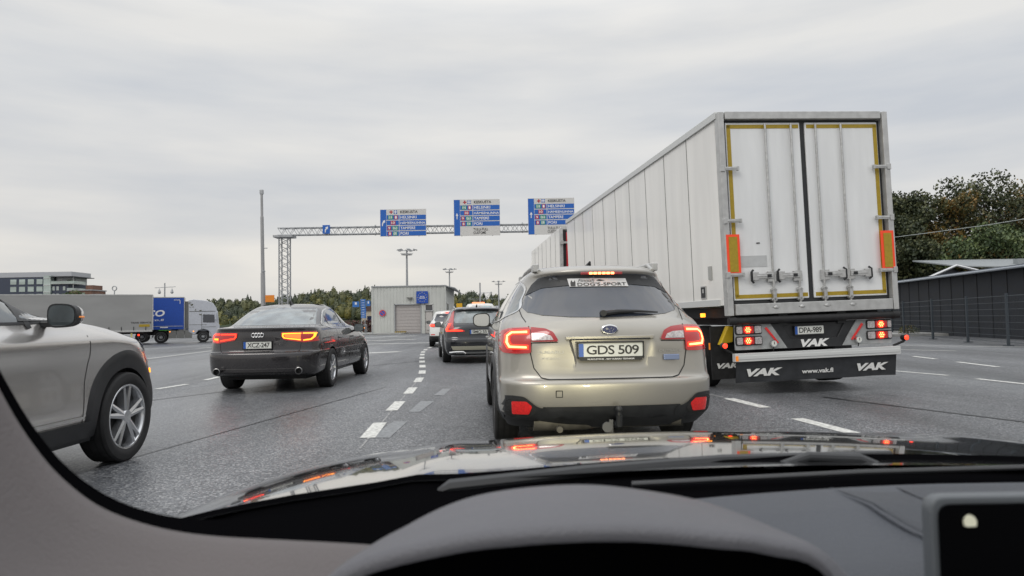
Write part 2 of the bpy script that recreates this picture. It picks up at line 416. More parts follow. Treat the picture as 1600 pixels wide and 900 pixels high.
# ================================================================ THE GROUND
def asphalt():
    m = bpy.data.materials.new('wet_asphalt'); m.use_nodes = True; t = m.node_tree; b = t.nodes['Principled BSDF']
    A = t.nodes.new; K = t.links.new
    c = A('ShaderNodeTexCoord')
    def noise(sc, det=4, rough=.6, st=None, dist=0):
        n = A('ShaderNodeTexNoise'); n.inputs['Scale'].default_value = sc; n.inputs['Detail'].default_value = det; n.inputs['Roughness'].default_value = rough; n.inputs['Distortion'].default_value = dist
        if st:
            q = A('ShaderNodeMapping'); q.inputs['Scale'].default_value = st; q.inputs['Rotation'].default_value = (0, 0, RD(12)); K(c.outputs['Object'], q.inputs[0]); K(q.outputs[0], n.inputs['Vector'])
        else: K(c.outputs['Object'], n.inputs['Vector'])
        return n
    v = A('ShaderNodeTexVoronoi'); v.inputs['Scale'].default_value = 78; K(c.outputs['Object'], v.inputs['Vector'])
    stone = A('ShaderNodeSeparateColor'); K(v.outputs['Color'], stone.inputs[0])
    ramp = A('ShaderNodeValToRGB'); e = ramp.color_ramp.elements; K(stone.outputs[0], ramp.inputs[0])
    e[0].position = 0; e[0].color = (.040, .042, .046, 1); e[1].position = 1; e[1].color = (.33, .33, .335, 1)
    x = e.new(.62); x.color = (.118, .124, .135, 1); x = e.new(.85); x.color = (.19, .195, .20, 1)
    big = noise(.22, 5, .6, (1.6, .35, 1)); br = A('ShaderNodeMapRange'); K(big.outputs['Fac'], br.inputs['Value'])
    br.inputs['From Min'].default_value = .35; br.inputs['From Max'].default_value = .68; br.inputs['To Min'].default_value = .68; br.inputs['To Max'].default_value = 1.32
    mid = noise(3.2, 6, .7); mr_ = A('ShaderNodeMapRange'); K(mid.outputs['Fac'], mr_.inputs['Value']); mr_.inputs['To Min'].default_value = .78; mr_.inputs['To Max'].default_value = 1.22
    trk = noise(1.0, 3, .5, (1.15, .035, 1)); tr = A('ShaderNodeMapRange'); K(trk.outputs['Fac'], tr.inputs['Value']); tr.inputs['From Min'].default_value = .35; tr.inputs['From Max'].default_value = .65; tr.inputs['To Min'].default_value = .84; tr.inputs['To Max'].default_value = 1.16
    mu0 = A('ShaderNodeMath'); mu0.operation = 'MULTIPLY'; K(br.outputs[0], mu0.inputs[0]); K(tr.outputs[0], mu0.inputs[1])
    mu = A('ShaderNodeMath'); mu.operation = 'MULTIPLY'; K(mu0.outputs[0], mu.inputs[0]); K(mr_.outputs[0], mu.inputs[1])
    sc = A('ShaderNodeVectorMath'); sc.operation = 'SCALE'; K(ramp.outputs[0], sc.inputs[0]); K(mu.outputs[0], sc.inputs['Scale'])
    K(sc.outputs[0], b.inputs['Base Color'])
    wet = noise(.16, 5, .62, (1.0, .28, 1), .6)
    wr = A('ShaderNodeMapRange'); K(wet.outputs['Fac'], wr.inputs['Value']); wr.inputs['From Min'].default_value = .44; wr.inputs['From Max'].default_value = .60
    wr.inputs['To Min'].default_value = .52; wr.inputs['To Max'].default_value = .30
    K(wr.outputs[0], b.inputs['Roughness'])
    bp = A('ShaderNodeBump'); bp.inputs['Distance'].default_value = .006
    bw = A('ShaderNodeMapRange'); K(wet.outputs['Fac'], bw.inputs['Value']); bw.inputs['From Min'].default_value = .44; bw.inputs['From Max'].default_value = .62
    bw.inputs['To Min'].default_value = .9; bw.inputs['To Max'].default_value = .15; K(bw.outputs[0], bp.inputs['Strength'])
    K(v.outputs['Distance'], bp.inputs['Height']); K(bp.outputs[0], b.inputs['Normal'])
    b.inputs['IOR'].default_value = 1.45
    return m
M_asph = asphalt()
def ground():
    xs = [-3000, -900, -300, -120] + [-90 + 4 * i for i in range(28)] + [30, 60, 140, 400, 1200, 3000]
    ys = [-60, -10, 0] + [4 * i for i in range(1, 32)] + [140, 200, 400, 1200, 4500]
    b = MB(); b.grid([[(x, y, gz(x, y)) for x in xs] for y in ys])
    o = b.build('road', M_asph, fix=False); tag(o, kind='structure')
ground()
def gpt(x, y, z=.004): return (x, y, gz(x, y) + z)
road_paint = M('road_paint', (.60, .60, .57), .55, vary=.28, vs=22, bump=.3, bs=70)
old_paint = M('worn_paint', (.20, .21, .22), .42, vary=.35, vs=25, bump=.3, bs=70)
thin_paint = M('faint_paint', (.27, .27, .27), .5, vary=.5, vs=18)
def mark(pts, mat=None, z=.004):
    b = MB(); b.add([gpt(x, y, z) for x, y in pts], [tuple(range(len(pts)))]); tag(b.build('lane_marking', mat or road_paint), kind='structure')
def line(a, c, w=.13, mat=None, z=.004):
    a = Vector(a); c = Vector(c); k = max(1, int((c - a).length / 3)); d = (c - a).normalized(); n = Vector((-d.y, d.x)) * w / 2
    b = MB(); b.grid([[gpt(*(a + (c - a) * i / k - n), z), gpt(*(a + (c - a) * i / k + n), z)] for i in range(k + 1)]); tag(b.build('lane_marking', mat or road_paint), kind='structure')
# dotted guide line that bends away to the left, traced on the ground
GL = crv([(-1.38, 6.2), (-1.47, 7.3), (-1.58, 9.3), (-1.68, 11.3), (-1.87, 13.9), (-2.10, 16.0), (-2.42, 18.4), (-2.9, 22), (-3.4, 26.4), (-3.55, 30), (-3.3, 33.5)], 12, False)
def along(s):
    for a, b in zip(GL, GL[1:]):
        l = math.hypot(b[0] - a[0], b[1] - a[1])
        if s <= l: return Vector(a) + (Vector(b) - Vector(a)) * (s / l)
        s -= l
    return Vector(GL[-1])
s0 = .55
while s0 < 26:
    a, c = along(s0), along(s0 + 1.0); line(a, c, .15); s0 += 2.03
line(along(0), along(8), .02, thin_paint, .0025)
for pts in ([(-1.4, 6.75), (-1.21, 6.73), (-1.2, 7.8), (-1.36, 7.82)], [(-1.31, 8.62), (-1.17, 8.61), (-1.12, 9.74), (-1.31, 9.76)], [(-1.21, 10.49), (-1.06, 10.46), (-1.04, 11.48), (-1.18, 11.5)]): mark(pts, old_paint, .0035)
for a, c, w in (((2.92, 9.45), (3.06, 8.45), .15), ((3.06, 7.52), (3.2, 6.4), .15), ((7.40, 13.5), (7.72, 12.3), .12), ((7.75, 11.6), (7.9, 10.2), .12), ((10.35, 17.9), (10.2, 16.7), .12), ((10.0, 15.6), (9.8, 14.0), .12),
                ((-6.36, 12.35), (-6.24, 13.25), .13), ((-6.3, 14.15), (-6.45, 15.9), .13), ((-5.5, 25.2), (-4.3, 26.1), .5), ((-12.6, 23.8), (-13.3, 31), .12), ((-8.3, 35.6), (-3.7, 36.5), .5), ((-9.2, 42), (-6.2, 44), .6), ((-5.2, 43), (-3.4, 44.6), .6), ((-11.4, 51), (-7.6, 55), .6), ((-5.2, 50), (-3.2, 50.5), .6), ((-15.5, 34), (-14.2, 44), .2),
                ((-20, 36), (-14, 42), .15), ((11.6, 26), (16.5, 21.0), .12), ((9.6, 24.5), (12.8, 20), .12)):
    line(a, c, w)
line((2.75, 10.3), (2.92, 9.45), .05, thin_paint)
crack = M('tar_seam', (.02, .02, .022), .3)
line((-5.6, 14.6), (-1.9, 21), .05, crack); line((-6.5, 8.5), (-4.1, 13.2), .04, crack); line((4.2, 9.4), (5.6, 5.9), .06, crack); line((-3.4, 5.2), (-2.2, 12), .02, crack)
concrete = M('concrete', (.30, .30, .29), .7, vary=.15, vs=3, bump=.2)
b = MB(); b.box((-19, 66.2, .05), (18, 9, .12)); tag(b.build('pavement', concrete), kind='structure')
b = MB(); b.box((26, 37.2, .06), (30, 8, .12)); o = b.build('verge', concrete); tag(o, kind='structure')

# ================================================================ SILVER ESTATE AHEAD
silver = M('champagne_silver', (.345, .328, .295), .34, .55, coat=1, vary=.04, vs=2)
def estate_near():
    R_ = empty('estate_car', (.785, 5.5, 0), 3.4, 'champagne silver estate car with red brake lights on directly ahead, Swedish plate GDS 509', 'car')
    LV = [(.24, .84, .16, .4, 3, 4.55, .5, 3), (.34, .90, .05, .42, 3.2, 4.70, .6, 3), (.44, .915, .012, .42, 3.3, 4.78, .7, 3), (.58, .92, 0, .42, 3.3, 4.81, .75, 3), (.625, .92, .012, .42, 3.3, 4.8, .75, 3),
          (.66, .918, .05, .42, 3.2, 4.78, .75, 3), (.80, .918, .065, .44, 3.1, 4.72, .75, 3), (.93, .91, .065, .46, 3, 4.6, .8, 3), (1.03, .893, .085, .5, 2.8, 4.1, .8, 3), (1.10, .865, .13, .55, 2.6, 3.75, .7, 3),
          (1.15, .83, .19, .6, 2.5, 3.55, .7, 2.8), (1.28, .765, .29, .65, 2.35, 3.2, .7, 2.6), (1.40, .695, .375, .65, 2.3, 2.85, .7, 2.6), (1.475, .645, .40, .6, 2.3, 2.62, .7, 2.5), (1.52, .61, .37, .6, 2.5, 2.48, .7, 2.5), (1.555, .575, .40, .6, 2.5, 2.35, .7, 2.5),
          (1.585, .50, .55, .5, 2.4, 2.2, .6, 2.4), (1.605, .36, .85, .4, 2.3, 1.9, .5, 2.3), (1.61, .2, 1.1, .3, 2.2, 1.7, .3, 2.2)]
    rec = MB()
    o_ = [(-.37, .965), (.37, .965), (.285, .715), (-.285, .715)]; i_ = [(-.31, .955), (.31, .955), (.27, .775), (-.27, .775)]
    rec.add([(x, -.1, z) for x, z in o_] + [(x, .058, z) for x, z in o_] + [(x, .088, z) for x, z in i_], [(0, 1, 2, 3), (0, 4, 5, 1), (1, 5, 6, 2), (2, 6, 7, 3), (3, 7, 4, 0), (4, 8, 9, 5), (5, 9, 10, 6), (6, 10, 11, 7), (7, 11, 8, 4), (8, 11, 10, 9)])
    body, bv = make_body(R_, LV, silver, [(1.09, .345), (3.84, .345)], .40, .05, [rec], .37, black)
    P = lambda pts, mat, name, par=None, ax='r', **k: patch(bv, pts, ax, mat, name, par or R_, **k)
    mir = lambda pts: [(-x, z) for x, z in pts]
    # rear window: outline symmetric
    half = [(.0, 1.130), (.30, 1.138), (.52, 1.156), (.64, 1.185), (.685, 1.235), (.64, 1.32), (.575, 1.43), (.52, 1.485), (.42, 1.497), (0, 1.503)]
    win = half + [(-x, z) for x, z in half[-2:0:-1]]
    w = P(win, glass, 'rear_window', off=.006, step=.06)
    sp = [(-.635, 1.335), (-.575, 1.43), (-.52, 1.48), (-.42, 1.492), (0, 1.498), (.42, 1.492), (.52, 1.48), (.575, 1.43), (.635, 1.335), (.5, 1.392), (.25, 1.41), (-.25, 1.41), (-.5, 1.392)]
    P(sp, black, 'spoiler_fin', off=.012, step=.05)
    st = P([(-.27, 1.395), (.235, 1.392), (.215, 1.462), (-.285, 1.466)], M('sticker_white', (.62, .62, .62), .4), 'window_sticker', w, off=.017)
    t = MB(); fn = lambda u, v: ray(bv, 'r', u, v)[0] - Vector((0, .022, 0))
    text(t, "DOG'S-SPORT", -.205, 1.400, .215, 1.428, fn, bold=.01); text(t, "Finnish", -.20, 1.434, -.06, 1.460, fn, shear=.4)
    t.add([fn(x, z) for x, z in [(-.262, 1.400), (-.222, 1.400), (-.220, 1.436), (-.226, 1.452), (-.232, 1.436), (-.245, 1.436), (-.252, 1.454), (-.262, 1.43)]], [tuple(range(8))])
    t.add([fn(x, z) for x, z in [(-.045, 1.446), (-.01, 1.440), (.03, 1.446), (.0, 1.452), (-.02, 1.456)]], [tuple(range(5))])
    t.build('sticker_lettering', ink, st)
    # wiper
    b = MB(); q = [(-.02, 1.163), (.10, 1.175), (.26, 1.176), (.44, 1.165)]
    pp = [ray(bv, 'r', x, z)[0] - Vector((0, .035, 0)) for x, z in q]; b.tube(pp, [.020, .017, .012, .006], 8)
    b.tube([pp[0] + Vector((-.01, .03, 0)), pp[0] + Vector((-.01, -.02, 0))], .026, 14); b.build('rear_wiper', black, R_)
    # high brake light
    b = MB(); b.box((0, .362, 1.505), (.36, .02, .024), 0); hb = b.build('high_brake_light', red_lens, R_, bevel=.006)
    b = MB()
    for i in range(6): b.box(((i - 2.5) * .037, .350, 1.505), (.029, .008, .018), 0)
    b.build('brake_lamp_bulbs', red_core, hb, bevel=.003)
    # tail lamps
    for sg in (-1, 1):
        mm = (lambda pts: pts) if sg == 1 else mir
        outer = [(.635, 1.062), (.80, 1.055), (.862, 1.035), (.885, .98), (.885, .90), (.862, .853), (.76, .845), (.635, .85)]
        lamp = P(mm(rnd(outer, .02)), red_glow, 'tail_light', off=.016, step=.03)
        inner = [(.63, 1.062), (.515, 1.048), (.455, 1.02), (.42, .955), (.425, .942), (.63, .942)]
        P(mm(rnd(inner, .01)), red_lens, 'tailgate_lamp', lamp, off=.016, step=.03)
        P(mm([(.625, 1.012), (.53, 1.008), (.475, .99), (.455, .955), (.625, .953)]), clear_lens, 'reversing_lamp', lamp, off=.020, step=.03)
        C1 = [(.645, 1.04), (.79, 1.035), (.838, 1.0), (.845, .93), (.82, .885), (.655, .88), (.655, .915), (.785, .922), (.80, .945), (.797, .985), (.775, 1.0), (.648, 1.002)]
        if sg == 1: C1 = C1
        P(mm(C1), red_on, 'brake_lamp', lamp, off=.021, step=.03)
        C2 = [(.66, 1.03), (.785, 1.025), (.824, .995), (.832, .935), (.81, .895), (.67, .89), (.67, .904), (.80, .910), (.815, .94), (.812, .988), (.78, 1.012), (.66, 1.014)]
        P(mm(C2), red_core, 'lamp_filament', lamp, off=.024, step=.03)
        # bumper corner, fog reflector
        hs = [(.945, .50), (.80, .515), (.70, .508), (.60, .425), (.52, .405), (.50, .34), (.60, .30), (.92, .30)]
        bc = P(mm(rnd(hs, .03)), black, 'bumper_cladding', off=.016, step=.05)
        P(mm(rnd([(.80, .49), (.72, .487), (.635, .44), (.60, .40), (.64, .345), (.80, .335), (.85, .36), (.85, .47)], .02)), rubber, 'reflector_housing', bc, off=.02, step=.05)
        P(mm(rnd([(.80, .468), (.685, .470), (.64, .43), (.665, .365), (.795, .362)], .012)), fog_red, 'rear_reflector', bc, off=.026, step=.04)
    P([(-.55, .425), (.55, .425), (.57, .40), (.54, .335), (.30, .315), (-.30, .315), (-.54, .335), (-.57, .40)], black, 'lower_bumper', off=.010)
    # tailgate panel gap, shoulder lines
    g = [(-.42, .935), (-.63, .93), (-.64, .85), (-.615, .73), (-.56, .655), (-.50, .640), (.50, .640), (.56, .655), (.615, .73), (.64, .85), (.63, .93), (.42, .935)]
    gaps(R_, bv, [('r', g), ('r', [(-.64, 1.06), (-.685, 1.15), (-.70, 1.22)]), ('r', [(.64, 1.06), (.685, 1.15), (.70, 1.22)]), ('r', [(-.45, .552), (-.40, .552), (-.40, .502), (-.45, .502), (-.45, .552)])], .008, off=.003)
    # door gaps and side windows
    door = [[(1.55, 1.08), (1.55, .75), (1.42, .55), (1.30, .45)], [(2.45, 1.12), (2.40, .6), (2.42, .36)], [(3.35, 1.08), (3.42, .8), (3.38, .36)], [(1.42, .36), (3.38, .36)]]
    gaps(R_, bv, [('s', d, sg) for d in door for sg in (-1, 1)])
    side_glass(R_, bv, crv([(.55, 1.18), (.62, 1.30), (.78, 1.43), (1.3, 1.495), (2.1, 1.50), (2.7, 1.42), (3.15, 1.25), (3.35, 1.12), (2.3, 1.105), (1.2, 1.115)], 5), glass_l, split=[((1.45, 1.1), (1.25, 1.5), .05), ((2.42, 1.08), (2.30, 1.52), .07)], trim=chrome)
    for sg in (-1, 1):
        b = MB()
        for yy in (1.62, 2.52):
            h = [ray(bv, 's', yy + d, .93, sg)[0] + Vector((sg * .028, 0, 0)) for d in (-.10, -.05, .05, .10)]
            h[0].x -= sg * .03; h[3].x -= sg * .03; b.tube(h, .013, 8)
        b.build('door_handle', silver, R_)
        arch(R_, bv, 1.09, .345, .385, .46, black, (sg,)); arch(R_, bv, 3.84, .345, .385, .46, black, (sg,))
        b = MB(); ribbon(b, bv, [(1.5, .33), (3.42, .33)], .13, 's', .015, sg); b.build('sill_trim', black, R_)
        # roof rail
        yy = [.62, .80, 1.2, 1.8, 2.3, 2.55]; hh = [0.0, .055, .062, .062, .05, 0]
        b = MB(); b.tube([(sg * (.535 - .01 * abs(k - 2.5)), y_, 1.545 + h_) for k, (y_, h_) in enumerate(zip(yy, hh))], .021, 8)
        for y_ in (.72, 2.4): b.box((sg * .535, y_, 1.575), (.05, .20, .07))
        b.build('roof_rail', alu, R_, bevel=.008)
    for sg in (-1, 1):
        for y_ in (1.09, 3.84): wheel(R_, sg * .805, y_, .345, .225, .225, 5, sg)
    mirror(R_, -.99, 3.02, 1.125, -1, black, 1.0, None, mirror_m); mirror(R_, .99, 3.02, 1.125, 1, black, 1.0, None, mirror_m)
    # emblem, plate, badges
    b = MB(); b.lathe([(1, 0), (1, -.012), (.86, -.016), (.84, -.010), (0.001, -.012)], axis='y', n=32)
    for i, v in enumerate(b.v): b.v[i] = Vector((v.x * .070, v.y + .075, 1.030 + v.z * .040))
    em = b.build('emblem', [chrome], R_)
    b = MB(); b.lathe([(1, 0), (0.001, 0)], axis='y', n=32); b.v = [Vector((v.x * .058, .0595, 1.030 + v.z * .030)) for v in b.v]; b.build('emblem_field', M('emblem_blue', (.01, .02, .10), .2, coat=1), em)
    b = MB()
    for x, z, r in ((-.024, .006, .016), (.012, .011, .007), (.030, .003, .007), (.022, -.012, .007), (.0, -.013, .007), (-.008, .0, .005)):
        for k in range(2): b.add([(x + (r if k == 0 else r * .25) * cx, .0575, 1.030 + z + (r * .25 if k == 0 else r * .8) * cz) for cx, cz in ((1, 0), (0, 1), (-1, 0), (0, -1))], [(0, 1, 2, 3)])
    b.build('emblem_star', chrome, em)
    plate(R_, 0, .868, .045, .52, .111, 'GDS 509', '')
    b = MB(); b.box((0, .036, .796), (.50, .006, .022)); fr = b.build('plate_holder', black, R_)
    t = MB(); text(t, 'MUSCLETANK - BDV SUBARU TEKNIKER', -.19, .790, .19, .802, lambda u, v: (u, .032, v), bold=.02); t.build('holder_lettering', white_p, fr)
    b = MB(); b.box((0, .075, .967), (.72, .05, .03)); b.box((0, .06, .955), (.66, .03, .012), 1); b.build('tailgate_handle', [silver, black], R_, bevel=.008)
    t = MB(); fb = lambda u, v: ray(bv, 'r', u, v)[0] - Vector((0, .006, 0))
    text(t, 'SUBARU', -.585, .842, -.375, .866, fb, bold=.04); text(t, 'EYESIGHT', -.555, .796, -.40, .812, fb, bold=.03, shear=.2); text(t, 'OUTBACK', .40, .842, .60, .862, fb, bold=.02)
    t.build('badge_lettering', M('badge_metal', (.42, .41, .39), .45, .5), R_)
    b = MB(); b.box((.50, .066, .800), (.13, .012, .045), 0); b.build('model_badge', M('badge_blue', (.22, .27, .42), .3, .4), R_, bevel=.006)
    # tow hitch, exhaust, underside
    b = MB(); b.tube([(.02, .40, .30), (.02, .02, .275), (.035, -.045, .285), (.035, -.055, .36)], .026, 10); b.tube([(.035, -.055, .36), (.035, -.055, .385)], .020, 10)
    b.lathe([(.001, -.03), (.018, -.024), (.027, -.008), (.028, .006), (.020, .022), (.001, .028)], (.035, -.055, .405), 'z', 16); b.build('tow_bar', black, R_)
    b = MB(); b.tube([(-.055, -.01, .265), (-.055, -.035, .265)], .040, 20); b.box((-.02, .0, .27), (.03, .02, .10)); b.build('tow_socket', M('socket_grey', (.10, .10, .10), .5), R_)
    b = MB(); b.tube([(-.62, .20, .29), (-.2, .2, .285), (.25, .25, .30), (.6, .22, .28)], [.075, .07, .03, .06], 14); b.tube([(-.42, .2, .24), (-.42, .06, .24)], .026, 12)
    b.build('exhaust', M('dirty_metal', (.14, .13, .11), .6, .5, vary=.3), R_)
    b = MB(); b.box((0, 2.3, .27), (1.3, 4.0, .12)); b.tube([(-.7, 1.09, .30), (.7, 1.09, .30)], .05, 10); b.build('underbody', rubber, R_)
    b = MB(); b.tube([(-.02, .9, 1.60), (-.02, .80, 1.64)], [.03, .008], 10); b.build('aerial', black, R_)
    return R_
SUB = estate_near()

# ================================================================ DARK SALOON TURNING LEFT OF CENTRE
def wheels4(root, x, ys, R, Wd, rr, style, steer=0, mat=None):
    for sg in (-1, 1):
        for i, y_ in enumerate(ys): wheel(root, sg * x, y_, R, Wd, rr, style, sg, steer if i else 0, mat)
def under(root, l, w=1.3, z=.26):
    b = MB(); b.box((0, l / 2, z), (w, l - .9, .12)); b.build('underbody', rubber, root)
def saloon():
    paint = M('dark_aubergine_paint', (.036, .033, .035), .26, .5, coat=1, vary=.05)
    R_ = empty('saloon_car', (-4.12, 11.15, 0), .8, 'dark brown-grey saloon with left orange and red tail lights lit, plate XCZ-247', 'car')
    LV = [(.265, .84, .20, .35, 3, 4.70, .4, 3), (.29, .88, .10, .4, 3, 4.8, .5, 3), (.345, .915, .03, .42, 3, 4.86, .6, 3), (.50, .93, 0, .44, 3, 4.9, .7, 3), (.62, .935, .0, .44, 3, 4.9, .75, 3), (.665, .935, .022, .44, 3, 4.88, .75, 3), (.69, .932, .06, .44, 3, 4.86, .75, 3),
          (.82, .925, .07, .46, 2.9, 4.6, .8, 3), (.93, .905, .07, .48, 2.8, 4.15, .8, 3), (1.00, .885, .075, .5, 2.7, 3.8, .7, 3), (1.05, .86, .07, .5, 2.8, 3.62, .7, 2.8), (1.068, .84, .10, .5, 2.8, 3.5, .7, 2.8), (1.078, .815, .32, .5, 2.8, 3.42, .7, 2.7), (1.10, .79, .54, .5, 2.7, 3.35, .7, 2.6),
          (1.235, .725, .84, .5, 2.6, 3.08, .7, 2.5), (1.36, .665, 1.14, .5, 2.5, 2.85, .7, 2.5), (1.445, .60, 1.42, .5, 2.4, 2.62, .7, 2.4), (1.48, .50, 1.70, .5, 2.3, 2.42, .6, 2.3), (1.495, .3, 2.0, .3, 2.2, 2.25, .2, 2.2)]
    body, bv = make_body(R_, LV, paint, [(1.13, .34), (4.04, .34)], .375, .05)
    P = lambda pts, mat, name, par=None, ax='r', **k: patch(bv, pts, ax, mat, name, par or R_, **k)
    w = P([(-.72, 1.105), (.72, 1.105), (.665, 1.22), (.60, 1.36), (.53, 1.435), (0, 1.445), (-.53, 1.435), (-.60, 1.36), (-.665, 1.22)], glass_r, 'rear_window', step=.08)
    for sg in (-1, 1):
        m_ = lambda pts: [(sg * x, z) for x, z in pts]
        bright = sg > 0
        lamp = P(m_(rnd([(.35, .985), (.66, .99), (.90, 1.0), (.915, .93), (.90, .835), (.70, .815), (.40, .862), (.365, .91)], .015)), red_glow, 'tail_light', off=.012, step=.04)
        for k, (pl, ma) in enumerate((([(.37, .972), (.655, .972), (.655, .955), (.395, .952), (.388, .925), (.41, .90), (.655, .868), (.655, .848), (.40, .885), (.372, .915)], 0), ([(.68, .975), (.855, .972), (.845, .90), (.80, .852), (.69, .842), (.69, .862), (.785, .872), (.82, .905), (.825, .955), (.68, .957)], 1))):
            P(m_(pl), (amber if bright else red_on), 'lamp_band', lamp, off=.020, step=.03)
        if bright: P(m_([(.40, .945), (.65, .95), (.65, .875), (.42, .908)]), M('amber_glow', (.6, .15, .02), .2, coat=1, em=(1, .16, .02), es=1.3), 'indicator', lamp, off=.015, step=.03)
        else: P(m_([(.70, .90), (.80, .90), (.78, .875), (.70, .87)]), amber, 'indicator', lamp, off=.017, step=.03)
        b = MB(); x = .66 * sg; b.lathe([(.052, 0), (.058, -.06), (.050, -.064), (.045, -.05), (.043, .05)], (x, .05, .365), 'y', 20); b.lathe([(.043, .0), (.001, 0)], (x, .05, .365), 'y', 20, 1)
        b.build('exhaust_tip', [M('dull_chrome', (.32, .32, .32), .3, 1) if sg < 0 else bpy.data.materials['dull_chrome'], gap], R_)
        b = MB()
        for yy in (1.75, 2.75):
            h = [ray(bv, 's', yy + d, .86, sg)[0] + Vector((sg * .028, 0, 0)) for d in (-.10, -.05, .05, .10)]
            h[0].x -= sg * .03; h[3].x -= sg * .03; b.tube(h, .012, 8)
        b.build('door_handle', paint, R_)
        b = MB(); ribbon(b, bv, [(1.6, .30), (3.6, .30)], .02, 's', .006, sg); b.build('sill_trim', chrome, R_)
    gaps(R_, bv, [('r', [(-.66, .82), (-.645, .70), (-.60, .665), (-.52, .658), (.52, .658), (.60, .665), (.645, .70), (.66, .82)]), ('r', [(-.93, .66), (-.62, .662)]), ('r', [(.62, .662), (.93, .66)])] +
         [('s', d, sg) for d in ([(1.62, 1.0), (1.60, .7), (1.50, .5)], [(2.52, 1.03), (2.47, .5), (2.5, .3)], [(3.45, 1.0), (3.5, .7), (3.46, .3)]) for sg in (-1, 1)])
    b = MB(); ribbon(b, bv, [(-.58, .31), (.58, .31)], .06, 'r', .006); b.build('diffuser', black, R_)
    b = MB(); ribbon(b, bv, [(-.70, .40), (.70, .40)], .012, 'r', .005); b.build('bumper_crease', M('crease_dark', (.09, .085, .085), .3, .4, coat=1), R_)
    b = MB(); b.box((-.10, -.005, .62), (.03, .012, .05)); b.box((.14, -.005, .62), (.03, .012, .05)); b.build('bumper_sensor', galv, R_) if 0 else None
    side_glass(R_, bv, crv([(.98, 1.09), (1.12, 1.19), (1.5, 1.355), (2.0, 1.41), (2.45, 1.385), (2.85, 1.235), (3.15, 1.06), (2.3, 1.03), (1.5, 1.035)], 5), glass_l, split=[((1.42, 1.03), (1.32, 1.3), .035), ((2.42, 1.0), (2.30, 1.42), .06)], trim=chrome)
    wheels4(R_, .825, (1.13, 4.04), .34, .245, .232, 7); under(R_, 4.9)
    mirror(R_, 1.02, 2.98, 1.02, 1, paint, .95, amber, glass_l); mirror(R_, -1.02, 2.98, 1.02, -1, paint, .95, None, glass_l)
    plate(R_, -.02, .785, .045, .455, .115, 'XCZ-247', '')
    b = MB()
    for i in range(4):
        c = Vector(((i - 1.5) * .046 - .02, .055, .945)); b.tube([c + Vector((cos(a) * .031, 0, sin(a) * .031)) for a in [2 * pi * k / 20 for k in range(21)]], .0065, 6, caps=False)
    b.build('ring_badge', chrome, R_)
    b = MB(); b.add([(-.015, 1.72, 1.485), (.015, 1.72, 1.485), (.015, 1.95, 1.48), (-.015, 1.95, 1.48), (0, 1.70, 1.56), (0, 1.75, 1.56)], [(0, 1, 4), (1, 2, 5, 4), (3, 0, 4, 5), (2, 3, 5), (0, 3, 2, 1)]); b.build('roof_aerial', black, R_)
saloon()

